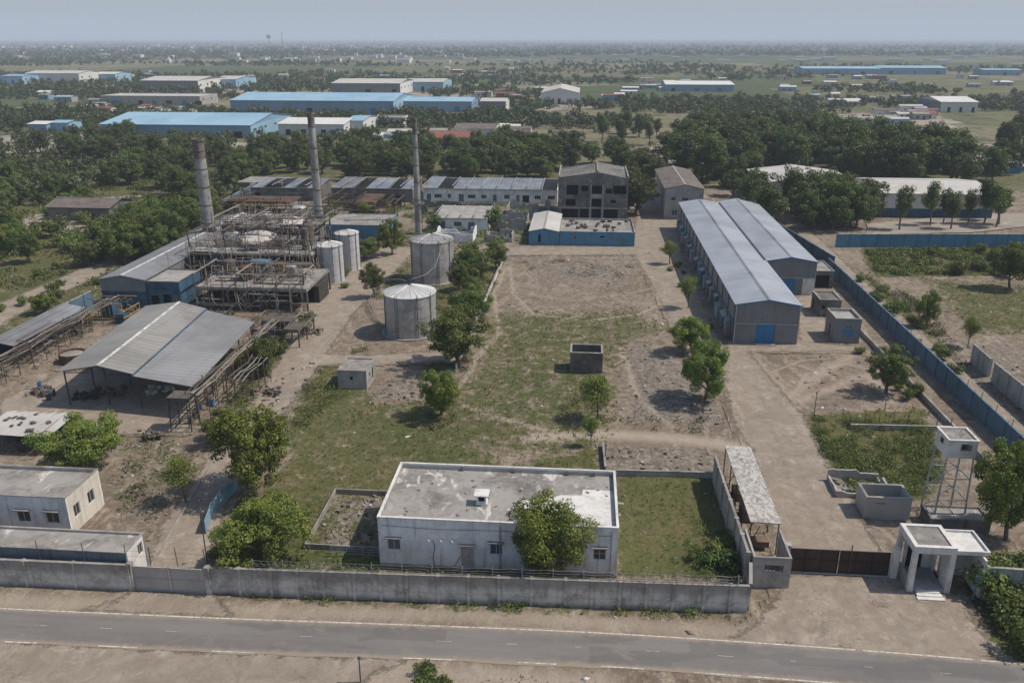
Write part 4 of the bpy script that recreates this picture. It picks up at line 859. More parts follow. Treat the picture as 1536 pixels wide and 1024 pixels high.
# ------------------------------------------------------------------ chimneys
def chimney(label,cx,cy,h,r0,r1,rust=.12):
    t=thing('chimney',label,'chimney',cx,cy)
    m=MB().lathe((cx,cy,0),[(r0,0)]+[(r0+(r1-r0)*i/10,h*(1-rust)*i/10) for i in range(1,11)],20,0,False);part(m,'shaft','chimney_grey',t,True)
    m=MB().lathe((cx,cy,0),[(r1,h*(1-rust)),(r1*1.03,h-.5),(r1*1.18,h-.45),(r1*1.18,h),(r1*.85,h),(r1*.8,h-1.5)],20,0,False);part(m,'cap','chimney_rust',t)
    m=MB()
    for f in (.3,.45,.6,.75,.9):
        q=r0+(r1-r0)*f/(1-rust) if f<1-rust else r1
        m.lathe((cx,cy,h*f),[(q+.02,0),(q+.09,0.02),(q+.09,.16),(q+.02,.18)],20,0,False)
    part(m,'band','rust_grey',t)
    m=MB();a=-.35
    for s in (-.18,.18): m.tube((cx+r0+.25,cy-.4+s,1),(cx+r0+.1,cy-.4+s,h*.82),.03,n=4)
    for z in np.arange(1.2,h*.82,.5): m.tube((cx+r0+.22,cy-.58,z),(cx+r0+.22,cy-.22,z),.02,n=4)
    for z in np.arange(3,h*.8,3.): m.tube((cx+r1*.8,cy-.4,z),(cx+r0+.25,cy-.4,z),.03,n=4)
    part(m,'ladder','rust_grey',t)
    m=MB().lathe((cx,cy,h*.27),[(r0,0),(r0+1.,0),(r0+1.,.1),(r0,.1)],16,0,False)
    for i in range(10):
        a=2*math.pi*i/10;m.tube((cx+(r0+.95)*math.cos(a),cy+(r0+.95)*math.sin(a),h*.27),(cx+(r0+.95)*math.cos(a),cy+(r0+.95)*math.sin(a),h*.27+1),.03,n=4)
    part(m,'platform','rust_grey',t)
chimney('thick grey chimney with a wide rust brown top, leftmost over the plant',-80.,171.2,HZ(-80,171.2,208),1.45,1.15,.16)
chimney('tall slim grey chimney with a dark top rising behind the plant in the middle',-58.1,179.1,HZ(-58.1,179.1,169),1.0,.72,.1)
chimney('thin bluish chimney with a rusty tip rising behind the tall grey tank',-39.5,197.8,HZ(-39.5,197.8,177),.82,.58,.14)
# ------------------------------------------------------------------ process plant
def rail(mb,x0,x1,y0,y1,z,st=1.6,h=1.):
    for (a,b) in (((x0,y0),(x1,y0)),((x1,y0),(x1,y1)),((x1,y1),(x0,y1)),((x0,y1),(x0,y0))):
        L=math.dist(a,b);n_=max(1,int(L/st))
        if random.random()<.45: continue
        for i in range(n_+1):
            p=(a[0]+(b[0]-a[0])*i/n_,a[1]+(b[1]-a[1])*i/n_)
            if random.random()<.85: mb.tube((*p,z),(*p,z+h),.035,n=4)
        for q in (.55,1.):
            mb.tube((*a,z+h*q),(*b,z+h*q*random.uniform(.9,1)),.03,n=4)
def pipe_run(x0,x1,y0,y1,z0,z1,k,r_):
    m=MB();p=np.array([random.uniform(x0,x1),random.uniform(y0,y1),random.uniform(z0,z1)]);pts=[tuple(p)]
    ax=random.choice([0,0,0,1,2])
    for j in range(random.randint(2,5)):
        lo=[x0,y0,z0][ax];hi=[x1,y1,z1][ax];q=p.copy();q[ax]=random.uniform(lo,hi)
        if ax==0 and j==0: q[0]=np.clip(p[0]+random.choice([-1,1])*random.uniform(2,6),x0,x1)
        pts.append(tuple(q));p=q;ax=random.choice([a for a in (0,1,2) if a!=ax])
    return m.poly(pts,r_,5)
def hoop(x_,y_,z_,R_,r_,axis='x',arc=math.pi,ph=0.):
    m=MB();pts=[]
    for i in range(11):
        a=ph+arc*i/10;u=R_*math.cos(a);w=R_*math.sin(a);pts.append((x_+u,y_+.1*i,z_+w) if axis=='x' else (x_+.1*i,y_+u,z_+w))
    return m.poly(pts,r_,5)
def deck(root,x0,x1,y0,y1,z,nx_,ny_,mat='slab',th=.3,zb=0,colr=.16,colm='rust_grey',gaps=0,beam=True):
    mb=MB()
    xs_=np.linspace(x0,x1,nx_+1);ys_=np.linspace(y0,y1,ny_+1)
    for i in range(nx_):
        for j in range(ny_):
            if random.random()<gaps: continue
            mb.box(xs_[i],xs_[i+1]-.02,ys_[j],ys_[j+1]-.02,z-th,z+random.uniform(-.01,.01))
    part(mb,'floor_slab',mat,root)
    b=MB()
    for y_ in ys_: b.box(x0-.12,x1+.12,y_-.12,y_+.12,z-th-.32,z-th-.003)
    for x_ in xs_: b.box(x_-.1,x_+.1,y0+.13,y1-.13,z-th-.28,z-th-.006)
    part(b,'beam',colm,root)
    for x_ in xs_:
        for y_ in (ys_ if ny_<3 else (ys_[0],ys_[len(ys_)//2],ys_[-1])): part(MB().box(x_-colr,x_+colr,y_-colr,y_+colr,zb,z-th-.33),'column',colm,root)
r=thing('process_plant','sprawling rusty derelict process plant of concrete decks, railings and tangled pipes','plant',-62,155)
deck(r,-67.,-47.2,135.4,149.,4.,7,3,'slab',colm='concrete_ruin')
deck(r,-75.,-50.8,150.4,166.,6.3,7,3,'concrete_plain',colm='rust_grey',gaps=.08)
deck(r,-73.5,-54.,152.,160.,3.2,5,2,'rust_grey',colm='rust_grey',gaps=.2)
deck(r,-74.,-56.,168.5,180.,7.4,5,3,'slab',colm='rust_grey',gaps=.12)
deck(r,-68.,-56.,158.5,165.5,9.6,4,2,'slab',zb=6.35,gaps=.25,colr=.12)
part(MB().box(-66.8,-50.5,139.2,139.9,0,3.5),'painted_shade_slab','dark_inside',r);part(MB().box(-74.8,-51.,152.6,153.2,0,5.8),'painted_shade_slab','dark_inside',r);part(MB().box(-73.8,-56.,170.,170.5,0,6.9),'painted_shade_slab','dark_inside',r)  # near-black slabs added under the decks to paint in shade between columns
m=MB()
for i in range(9): x_=-66+i*2.3;m.box(x_,x_+random.uniform(.8,1.8),141.5+random.uniform(-2,3),146,0,random.uniform(1.4,3.2))
part(m,'machine_block','dark_rubbish',r)
m=MB();rail(m,-67,-47.2,135.4,149,4.);part(m,'guard_rail','rust_grey',r)
m=MB();rail(m,-75,-50.8,150.4,166,6.3);rail(m,-68,-56,156.5,165.5,9.2);rail(m,-74,-56,168.5,180,7.4);part(m,'guard_rail','rust_grey',r)
# curved vessel roofs and vessels
for i,(x_,y_,R_,h_,z_,mat) in enumerate(((-63.5,158.,4.,1.5,6.3,'pale_metal_roof'),(-68.8,157.,1.6,2.2,6.3,'tank_steel'),(-58.5,155.,1.1,1.8,6.3,'rust_grey'),(-71.5,161.,1.,3.2,6.3,'rust_grey'),(-54.5,160,1.3,3.6,6.3,'rust_grey'),(-53.,154,.7,4.2,6.3,'rust_grey'),(-60,141,1.3,2.2,4.,'rust'),(-52.3,143,1.,2.,4.,'tank_steel'),(-64.3,144,1.1,2.5,4.,'rust_grey'),(-68,173,1.8,1.8,7.4,'tank_steel'),(-61,175,1.7,3.,7.4,'tank_steel'))):
    v_=MB().lathe((x_,y_,z_),[(R_,0),(R_,h_),(R_*.75,h_+R_*.18),(R_*.3,h_+R_*.3),(.12,h_+R_*.33)],20);vv=part(v_,'vessel',mat,r)
    c=MB().tube((x_,y_,z_+h_+R_*.3),(x_,y_,z_+h_+R_*.3+.7),.13,n=6);c.tube((x_-.5,y_,z_+h_+.5),(x_+.6,y_,z_+h_+.6),.07,n=5);part(c,'nozzle','rust_grey',vv)
m=MB().cbox((-59,145.5,5.2),3.5,2.2,2.1);part(m,'blue_cabin','steel_blue',r)
part(MB().cbox((-70,151.8,4.9),3.,1.2,2.4),'blue_panel','dark_blue_paint',r);part(MB().cbox((-61,151.6,4.8),5.,1.,2.5),'blue_panel','steel_blue',r)
m=MB().cbox((-55.6,146.5,4.8),1.4,1.2,1.5);part(m,'cabinet','yellow_paint',r)
for q_ in (((-62.,172,8.6),5,3.6,.15,.1,0,.12),((-66.,177.,8.3),4.5,3,.15,.3,0,-.1),((-57.5,160.5,10.3),4.,3.,.12,.2,0,.15),((-63.,153.,8.),4.,2.2,.12,.1,0,.3),((-71.,170.5,8.2),3.6,3.,.12,.2,0,-.2)): part(MB().cbox(*q_),'sheet_roof','pale_metal_roof',r)
zones=[(-67,-47.2,134.6,148,4.2,6.6,24),(-75,-51,149.5,152,2.4,9,22),(-75,-51,150,166,6.5,10,30),(-73,-54,156,180,8,12.,26),(-67,-47,134.3,136,.6,4,12),(-72,-50,150,151,.5,5,14)]
npipe=0;extra=MB()
for (a,b,c,d,e,f_,n_) in zones:
    for k in range(n_):
        rr=random.choice([.05,.06,.08,.1,.14]);m=pipe_run(a,b,c,d,e,f_,k,rr);mat=random.choice(['rust_grey','rust_grey','rust_grey','rust','pipe_pale','steel_dark'])
        if npipe<96: part(m,'pipe',mat,r);npipe+=1
        else: extra.add(m.v,m.f,0)
for k in range(70):
    z_=random.choice([4.1,6.4,6.4,9.3,7.5]);box_={4.1:(-66,-49,135.5,147),6.4:(-74,-52,150.5,165),9.3:(-68,-56,157,165),7.5:(-73,-57,169,179)}[z_]
    h_=hoop(random.uniform(box_[0],box_[1]),random.uniform(box_[2],box_[3]),z_+random.uniform(0,1),random.uniform(.5,1.7),random.choice([.05,.07,.1]),random.choice('xy'),random.uniform(1.8,3.3),random.uniform(-.3,.8));extra.add(h_.v,h_.f,0)
for k in range(90):
    z_=random.choice([4.,6.3,6.3,9.2,7.4]);box_={4.:(-66.8,-47.4,135.5,148.5),6.3:(-74.8,-51,150.6,165.8),9.2:(-68,-56,156.7,165.3),7.4:(-74,-56,168.7,179.8)}[z_]
    x_,y_=random.uniform(*box_[:2]),random.uniform(*box_[2:]);extra.tube((x_,y_,z_),(x_+random.uniform(-.3,.3),y_,z_+random.uniform(1,4.6)),random.choice([.04,.06,.09]),n=4)
for k in range(240):
    z_=random.choice([4.1,4.1,6.4,6.4,6.4,9.3,7.5,1.]);box_={4.1:(-66,-48,135.5,150),6.4:(-74,-51.5,150.5,165),9.3:(-68,-56,157,165),7.5:(-73,-57,169,179),1.:(-66,-48,134.,136.)}[z_]
    h_=hoop(random.uniform(box_[0],box_[1]),random.uniform(box_[2],box_[3]),z_+random.uniform(-.2,1.8),random.uniform(.4,1.5),random.choice([.04,.05,.07]),random.choice('xy'),random.uniform(1.5,4.2),random.uniform(-.8,2.));extra.add(h_.v,h_.f,0)
for k in range(60):
    a_=(random.uniform(-74,-49),random.uniform(136,178),random.uniform(5,8));b_=(a_[0]+random.uniform(-6,6),a_[1]+random.uniform(-3,3),a_[2]+random.uniform(-1.5,2));md=((a_[0]+b_[0])/2,(a_[1]+b_[1])/2,min(a_[2],b_[2])-random.uniform(0,.8));extra.poly([a_,md,b_],.035,4)
def scaffold(x0,x1,y0,y1,z0,z1,dx,dz,rr=.05):
    m=MB();xx=np.arange(x0,x1+.01,dx)
    for y_ in (y0,y1):
        for x_ in xx:
            if random.random()<.9: m.tube((x_,y_,z0),(x_+random.uniform(-.2,.2),y_,z1+random.uniform(-1.,1.8)),rr*1.3,n=4)
        for z_ in np.arange(z0+dz,z1,dz):
            if random.random()<.5: xa=random.uniform(x0,(x0+x1)/2);m.tube((xa,y_,z_),(min(x1,xa+random.uniform(4,14)),y_,z_+random.uniform(-.2,.2)),rr*.8,n=4)
        for x_ in xx[:-1]:
            if random.random()<.4: m.tube((x_,y_,z0),(x_+dx,y_,z0+dz*random.choice([1,2])),rr*.7,n=4)
    return m
for q_ in ((-75,-51,149.6,150.2,.1,9.2,2.4,1.5),(-66.8,-47.6,134.5,135.2,0,5.2,2.4,1.3),(-68,-56,156.2,156.5,9.2,12.,2.,1.),(-75.5,-69.5,143.5,149.,0,6.5,2.,1.6),(-77,-72,166.5,168.,0,11.,1.7,1.6),(-52,-49.5,150.5,153,0,10.,2.4,1.7),(-74,-56,167.8,168.3,.1,9.6,2.6,1.6)): part(scaffold(*q_),'scaffold',random.choice(['rust_grey','pipe_pale','rust_grey']),r)
o=part(extra,'small_pipework','pipe_pale',r);o['kind']='stuff'
# braces in front of the lower deck
m=MB()
for a,b in (((-58.5,134.8,0),(-53.5,134.8,3.8)),((-61,133.5,0),(-57.,135.,4.)),((-50.,134.8,0),(-50.,134.8,4.9)),((-55,134.9,1.9),(-50,134.9,1.9)),((-66,134.9,2.),(-62,134.9,1.9))): m.tube(a,b,.12,n=5)
part(m,'prop','pipe_pale',r)
# ---- trestle along the right side of the open shed
def trestle(name,label,cat,x0,x1,y0,y1,z,nb,w=.07,mat='rust_grey',pipes=5,zvar=.6):
    t=thing(name,label,cat,(x0+x1)/2,(y0+y1)/2);ys_=np.linspace(y0,y1,nb)
    for y_ in ys_:
        m=MB();
        for x_ in (x0,x1): m.tube((x_,y_,0),(x_+random.uniform(-.15,.15),y_+random.uniform(-.2,.2),z+random.uniform(0,zvar)),w,n=5)
        m.tube((x0,y_,z-.2),(x1,y_,z-.2),w*.8,n=4);m.tube((x0,y_,.3),(x1,y_,z-.3),w*.5,n=4);part(m,'frame',mat,t)
    for k in range(pipes):
        x_=x0+(x1-x0)*(k+.5)/pipes;m=MB();pts=[(x_+random.uniform(-.15,.15),y_,z+random.uniform(-.15,.35)) for y_ in ys_];m.poly(pts,random.choice([.05,.07,.09]),5);part(m,'pipe',random.choice([mat,'pipe_pale']),t)
    return t
trestle('pipe_trestle','leaning trestle of pipes on thin posts along the right eave of the open shed','trestle',-47.3,-45.7,89.,118.,4.3,12,pipes=7)
trestle('pipe_gantry','tall tangle of bent posts and platform at the front right corner of the open shed','frame',-44.9,-42.4,95.5,104.,3.6,5,pipes=4)
t=thing('steel_frame','small dark steel tower frame at the near end of the pipe trestle','frame',-47.7,88.8)
m=MB()
for x_ in (-49.,-46.4):
    for y_ in (87.8,90.): m.tube((x_,y_,0),(x_*1.+.2,y_,4.4),.08,n=5)
for z in (1.4,2.9,4.3): m.poly([(-49,87.8,z),(-46.4,87.8,z),(-46.4,90,z),(-49,90,z),(-49,87.8,z)],.05,4)
m.tube((-49,87.8,0),(-46.4,87.8,2.9),.04,n=4);part(m,'frame','steel_dark',t)
m=MB().box(-49,-46.3,87.7,90.,4.35,4.42);part(m,'platform','rust_grey',t)
t=thing('pipe_gantry','low rusty pipe rack overgrown with bushes between the open shed and the yard road','frame',-45,122)
deck(t,-50.,-42.8,117.5,125.,2.9,3,2,'rust_grey',th=.15,gaps=.35,colr=.09)
for k in range(16): part(pipe_run(-50.5,-42.5,117,125,1.,4.2,k,.07),'pipe',random.choice(['rust_grey','pipe_pale']),t)
# ---- lean-to roofs and pipework along the left blue wall
cwall('blue_wall','blue sheet boundary wall outside the lean-to sheds at the far left',(-86.2,72.),(-85.6,134.),3.1,4.,'blue_wall',.12,cop='steel_light')
a,b=G(300,335),G(395,283);cwall('blue_wall','faded blue wall beyond the long low shed at the back left',a,b,2.8,5,'blue_wall',.12,cop='steel_light')
for i,(ya,yb,z,mat,lab) in enumerate(((107.,125.5,3.1,'roof_old','narrow lean-to roof on posts against the blue wall, with rusty pipes in front'),(92.,104.,3.0,'roof_old','nearest lean-to roof against the blue wall at the left edge'))):
    t=thing('lean_to',lab,'shed',-83,(ya+yb)/2);m=MB().slab([(-85.3,ya,z+.5),(-81.6,ya,z-.2),(-81.6,yb,z-.2),(-85.3,yb,z+.5)],.08);part(m,'roof',mat,t)
    for y_ in np.linspace(ya+.2,yb-.2,5): part(MB().tube((-81.8,y_,0),(-81.8,y_,z-.28),.09,n=5),'post','steel_dark',t)
    part(MB().box(-85.2,-82.4,ya+.4,yb-.4,0,1.3),'storage','dark_rubbish',t)
    for k in range(14): part(pipe_run(-82,-78.4,ya,yb,.4,3.4,k,.06),'pipe',random.choice(['rust_grey','pipe_pale','rust']),t)
t=trestle('pipe_trestle','rusty pipe trestle in front of the lean-to sheds at far left','trestle',-81,-78.6,94,131,2.9,13,pipes=5)
t=thing('blue_machine','blue and yellow broken machine frame near the blue panelled end of the long shed','machine',-78.5,129)
m=MB().cbox((-79.5,129,1.4),2.2,2.4,2.6);m.cbox((-76.5,127.,.8),1.6,1.6,1.5);part(m,'body','dark_blue_paint',t)
for k in range(12): part(pipe_run(-82,-75.5,125.,132.,.3,4.2,k,.07),'pipe',random.choice(['yellow_paint','rust_grey','pipe_pale']),t)
t=thing('rusty_vat','open rust red vat with a pale top standing before the left lean-to','vat',-73.9,109.7)
m=MB().lathe((-74.4,109.3,0),[(1.9,0),(1.9,1.3),(1.7,1.3),(1.7,1.)],18);part(m,'shell','rust',t);m=MB().lathe((-74.4,109.3,1.02),[(1.69,0),(.1,.12)],18);part(m,'lid','slab',t)
m=MB()
for k in range(7): m.cbox((-71.3+random.uniform(-1.3,1.3),111.+random.uniform(-1.6,1.6),.6),1.,.15,1.2,random.uniform(0,3),0,random.uniform(-.2,.2))
solo(m,'scrap_plate','rust','rust red scrap plates leaning beside the open vat','scrap',-71,111,kind='stuff')
def drum(x_,y_,mat,lab):
    t=thing('oil_drum',lab,'drum',x_,y_,0,'drums by the open shed');part(MB().lathe((x_,y_,0),[(.3,0),(.3,.29),(.32,.3),(.3,.31),(.3,.6),(.32,.61),(.3,.62),(.3,.9)],14),'body',mat,t);part(MB().lathe((x_,y_,.9),[(.27,0),(.27,.015)],12),'lid','rust_grey',t)
for k in range(11): a=G(random.uniform(60,92),random.uniform(575,600)) if k<6 else G(random.uniform(285,320),random.uniform(600,640));drum(a[0],a[1],random.choice(['rust','junk_blue','rust_grey']),'small rusty or blue drum standing on the ground beside the open shed')
for i,(px,py,s_) in enumerate(((200,468,2.),(330,475,2.4),(120,500,1.8),(405,590,1.6),(470,500,1.5),(60,590,1.7),(230,655,1.3))):
    a=G(px,py);m=MB()
    for k in range(26):
        if k%3: m.cbox((a[0]+random.gauss(0,s_*.5),a[1]+random.gauss(0,s_*.4),random.uniform(.1,.6)),random.uniform(.2,.8),random.uniform(.15,.6),random.uniform(.08,.5),random.uniform(0,3),random.choice([0,1,2,3]),random.uniform(-.5,.5))
        else: q=(a[0]+random.gauss(0,s_*.4),a[1]+random.gauss(0,s_*.4),random.uniform(.1,.5));an=random.uniform(0,6.3);m.tube(q,(q[0]+1.3*math.cos(an),q[1]+1.3*math.sin(an),q[2]+random.uniform(0,.8)),.05,n=4,k=2)
    solo(m,'scrap_heap',('rust_grey','rust','pipe_pale','dark_rubbish'),('scrap heap behind the roof of the open shed by the blue annexe','scrap heap between the open shed and the rusty plant','scrap heap in front of the lean-to with rusty pipes','scrap heap by the yard road right of the pipe gantry','scrap heap at the right foot of the rusty plant','scrap heap left of the open shed floor','scrap heap on the shed yard near the round tree')[i],'heap',*a,kind='stuff')
# torn roof shed lower left
t=thing('torn_shed','low shed with torn pale roof sheets at the left edge behind the round tree','shed',-64,83.5)
m=MB()
for i in range(7):
    x_=-68.5+i*1.25;m.slab([(x_,80.6,2.3+random.uniform(-.05,.08)),(x_+1.2,80.6,2.3+random.uniform(-.05,.08)),(x_+1.2,86.6,2.55+random.uniform(-.1,.1)),(x_,86.6-random.uniform(0,.8),2.55)],.05)
part(m,'roof','pale_metal_roof',t)
for x_ in (-68.3,-65.5,-62.6,-60.):
    for y_ in (80.8,86.3): part(MB().tube((x_,y_,0),(x_,y_,2.2),.08,n=5),'post','rust_grey',t)
m=MB().box(-68,-60,84.8,86,0,1.8);m.cbox((-63.6,81.6,.7),1.2,1.,1.3);part(m,'storage','dark_rubbish',t)
m=MB()
for k in range(16): a=(random.uniform(-69,-60.5),random.uniform(81,86.),2.6);m.cbox((a[0],a[1],a[2]),random.uniform(.2,.9),random.uniform(.2,.6),.08,random.uniform(0,3),0,random.uniform(-.3,.3))
solo(m,'roof_litter','rust_grey','dark sticks and litter scattered over the torn pale roof','litter',-64,83,2.5,kind='stuff')
# ------------------------------------------------------------------ middle distance works buildings
building('blue_store','blue walled store with a wide pale flat roof behind the rusty plant','building',-60.5,-46.,189.8,203.,3.5,'blue_wall_x','slab','flat',.08,rim='slab')
rx0,rx1,ry0,ry1=-6.2,11.9,216.8,236.
h3=11.
r=thing('ruined_building','gutted three storey grey concrete building with gaping dark openings','building',3,226)
m=MB();ops=[(2.2,5.2,6.5,9.1,'n'),(6.,7.8,7.6,9.,'n'),(8.3,11.4,6.6,9.,'n'),(12.3,14.,7.,8.3,'n'),(14.2,17.6,6.9,9.1,'n'),(1.,5.3,.1,2.9,'n'),(5.8,8.,.1,3.,'n'),(2.,4.6,3.7,5.5,'n'),(8.5,11.2,.1,3.,'n'),(11.9,15.6,.1,2.9,'n'),(8.4,11.3,3.6,5.6,'n'),(13.6,15.,4.6,5.4,'n')]
m.wall((rx0,ry0),(rx1,ry0),-.2,h3,.35,ops);m.wall((rx1,ry0+.35),(rx1,ry1-.35),-.2,h3,.35,[(3,5.5,1,3,'n'),(8,11,4.4,6.4,'n'),(3,5,7.6,9,'n')]);m.wall((rx1,ry1),(rx0,ry1),-.2,h3,.35);m.wall((rx0,ry1-.35),(rx0,ry0+.35),-.2,h3,.35,[(5,7,7.4,9,'n'),(12,14,4,5.6,'n')])
c=(rx0+rx1)/2+1.
m.add([(rx0,ry0,h3),(rx1,ry0,h3),(c,ry0,h3+1.5),(rx0,ry0+.35,h3),(rx1,ry0+.35,h3),(c,ry0+.35,h3+1.5)],[(0,1,2),(5,4,3),(0,2,5,3),(1,4,5,2)])
part(m,'wall',('concrete_ruin','concrete_ruin'),r)
m=MB().box(rx0+.35,rx1-.35,ry0+.6,ry1-.4,3.1,3.35);m.box(rx0+.35,rx1-.35,ry0+.6,ry1-.4,6.2,6.4);m.box(rx0+.4,rx1-.4,ry0+4.5,ry0+4.8,.1,9);part(m,'floor_slab','concrete_ruin',r)
part(MB().box(rx0+.5,rx1-.5,ry0+3.,ry0+3.1,.1,9.4),'painted_shade','dark_inside',r)  # near-black sheet stands in for the unlit interior behind the gaps
m=MB()
for x_ in (2.3,5.4): m.box(x_-.22,x_+.22,ry0-.28,ry0-.003,0,9.3)
m.box(rx0,rx1,ry0-.2,ry0-.003,3.1,3.35);m.box(2.5,5.3,ry0-.9,ry0-.21,5.9,6.15);m.box(2.5,5.3,ry0-.95,ry0-.88,6.15,7.);part(m,'pilaster','concrete_plain',r)
m=MB();sl=1.5/((rx1-rx0)/2)
m.slab([(rx0+.2,ry0+.4,h3-.1),(c-1.8,ry0+.4,h3+1.2),(c-1.8,ry1-.4,h3+.9),(rx0+.2,ry1-.4,h3-.3)],.15);m.slab([(c-1.8,ry0+.41,h3+1.2),(c,ry0+.41,h3+1.4),(c,ry1-.4,h3+1.5),(c-1.8,ry1-.4,h3+.9)],.15);m.slab([(c,ry0+.42,h3+1.4),(rx1-.2,ry0+.42,h3-.2),(rx1-.2,ry1-.4,h3+.2),(c,ry1-.4,h3+1.5)],.15);part(m,'roof','concrete_ruin',r)
m=MB();m.box(c-.15,c+.15,ry0+.1,ry1-.3,h3+1.52,h3+1.85);m.box(rx0-.03,rx0+.3,ry0,ry1,h3+.003,h3+.5);m.box(rx1-.3,rx1+.03,ry0,ry1,h3+.003,h3+.5);part(m,'roof_rim','slab',r)
m=MB()
for k in range(12): a=(random.uniform(rx0+1,rx1-1),ry0-.1,random.uniform(1,7));m.tube(a,(a[0]+random.uniform(-1,1),ry0-.5,a[2]-random.uniform(.3,1.6)),.05,n=4)
part(m,'hanging_bars','rust',r)
# blue walled yard block in front of the ruin
building('gatehouse','small pale roofed gable building at the left end of the blue yard wall','building',-11.9,-4.9,188.4,209.,3.15,'blue_wall_x','pale_metal_roof','gable',ops={'f':[(2.1,2.7,.6,2.4,'hole dark')]},rise=.7,over=.1,cap='slab')
building('blue_yard_building','long bright blue walled block with a littered flat roof in front of the ruined building','building',-4.8,12.3,188.4,203.5,3.2,'blue_wall_x','slab','flat',.35,{'f':[(3.1,3.9,1.2,2.4,'win dark'),(9.2,10.2,1.9,2.3,'hole dark'),(13.,13.6,1.,1.9,'win')]},rim='slab')
m=MB()
for k in range(26): m.cbox((random.uniform(-4,11.5),random.uniform(190,202),3.05+random.uniform(0,.3)),random.uniform(.3,1.),random.uniform(.3,1.),random.uniform(.2,.6),random.uniform(0,3),0,random.uniform(-.3,.3))
solo(m,'rubble_heap','rust_grey','broken masonry strewn on the flat roof of the bright blue block','rubble',3,196,2.95,kind='stuff')
# back rows
def rowbld(lab,x0,x1,y0,y1,h,wall,roof,n_,seed,gap=.25,name='workshop_row'):
    rs=random.Random(seed);ops=[];u=1.
    while u<x1-x0-2.5:
        w=rs.uniform(.9,2.2);ty=rs.choice(['win dark','door dark','hole dark','win','door']);ops.append((u,u+w,.1 if 'door' in ty or 'hole' in ty else 1.1,2.3 if w<1.6 else 2.2,ty));u+=w+rs.uniform(.8,2.4)
    r=thing(name,lab,'building',(x0+x1)/2,(y0+y1)/2);m=MB();t=.2
    m.wall((x0,y0),(x1,y0),-.2,h,t,ops);m.wall((x1,y0+t),(x1,y1-t),-.2,h,t);m.wall((x1,y1),(x0,y1),-.2,h+.6,t);m.wall((x0,y1-t),(x0,y0+t),-.2,h,t);part(m,'wall',(wall,'concrete_plain'),r)
    F=WF((x0,y0),(x1,y0))
    for o in ops: opening(r,F,o,t,'frame_white','steel_blue')
    m=MB();w=(x1-x0)/n_
    for i in range(n_):
        if rs.random()<gap*.42: continue
        a=x0+i*w;z=rs.uniform(-.12,.14);m.slab([(a+.02,y0-.4,h+.1+z),(a+w-.03,y0-.4,h+.1+z),(a+w-.03,y1,h+.75+z),(a+.02,y1,h+.75+z)],.08)
    part(m,'roof',roof,r)
    m=MB()
    for i in range(n_+1): a=x0+i*w;m.box(a-.1,a+.1,y0-.45,y1,h+.84,h+.98) if rs.random()<.8 else None
    m.box(x0,x1,y0-.5,y0-.42,h-.02,h+.16);part(m,'roof_batten','concrete_plain',r)
    return r
rowbld('long low white workshop row with patched blue grey roof left of the ruined building',-46.,-7.,239.5,256.,3.8,'white_plaster','roof_row',9,3,.6)
rowbld('dark derelict workshop row with a partly open roof behind the second chimney',-97.,-77.,238.,252.,3.6,'concrete_ruin','roof_row',6,5,.9)
rowbld('brown fronted workshop row with a blue grey roof between the slim chimneys',-73.,-49.,238.5,254.,3.7,'concrete_ruin','roof_row',7,8,.4)
r=rowbld('low roofed ruin with an uneven concrete roof behind the tall grey tank',-36.,-23.,201.5,214.,3.1,'white_plaster','concrete_plain',4,11,.2,'ruined_shed')
ragged('broken roofless rooms of a ruin just left of the blue yard block',-21.5,-13.4,203.5,212.,1.2,3.,'concrete_plain',5)
ragged('roofless pale ruin in front of the low roofed ruin behind the tall grey tank',-34.,-25.,189.,196.5,.8,2.6,'white_plaster',6)
ragged('small roofless ruin with jagged walls beside the parked dark car',-22.,-16.,190.5,196.,.7,2.4,'concrete_plain',7)
ragged('long ruined wall shell in front of the long white workshop row',-44.,-24.,221.,229.,.6,2.6,'concrete_ruin',8)
ragged('jagged ruin shell between the long white workshop row and the gutted building',-20.,-8.5,219.,229.,.8,3.,'concrete_plain',9)
ragged('low ruined walls between the blue store and the brown workshop row',-62.,-48.,207.,214.,.6,2.2,'concrete_ruin',10)
for k,(a,b,c,d,lab) in enumerate(((-96,-78,205,226,'rusty pipe rack and dark scrap frames behind the thick chimney'),(-72,-50,207,232,'dark red rusty pipe rack in front of the brown workshop row'))):
    t=thing('pipe_rack',lab,'pipe rack',(a+b)/2,(c+d)/2);deck(t,a,b,c+12,d,3.4,4,1,'rust',th=.15,gaps=.5,colr=.12,colm='rust')
    for q in range(26): part(pipe_run(a,b,c,d,.5,5,q,.1),'pipe',random.choice(['rust','rust','rust_grey','dark_rubbish']),t)
    for q in range(9): part(MB().cbox((random.uniform(a,b),random.uniform(c,d),1.2),random.uniform(1,3),random.uniform(1,2.5),random.uniform(1,2.6),random.uniform(0,1)),'machine','dark_rubbish',t)
# left field house etc
building('derelict_house','derelict brown house with a low tiled roof among bushes far left','house',-139.,-122.,205.,217.,3.6,'concrete_ruin','tile_brown','gablex',ops={'f':[(2,3.2,1.2,2.2,'win dark'),(5,6.2,1.,2.2,'win dark'),(7.8,10,0,2.4,'hole dark'),(12,13,1.2,2.2,'win dark')],'r':[(2,3.4,1.,2.2,'win dark')]},rise=1.3,over=.5,cap='slab')
building('roadside_shed','small brown flat roofed shed by trees behind the thick chimney','shed',-103,-97,219,226,2.6,'concrete_ruin','tile_brown','flat',.1,{'f':[(1,2.4,0,2,'hole dark')]},rim='tile_brown')
building('white_warehouse','pale gabled warehouse partly hidden by the dark grove behind the blue roofed warehouses','warehouse',51,77,241,266,6.6,'cream_plaster','pale_metal_roof','gable',ops={'f':[(4,6,1,3,'win dark'),(20,24,0,4,'door','blue_door')]},rise=1.6,over=.4,cap='pale_metal_roof')
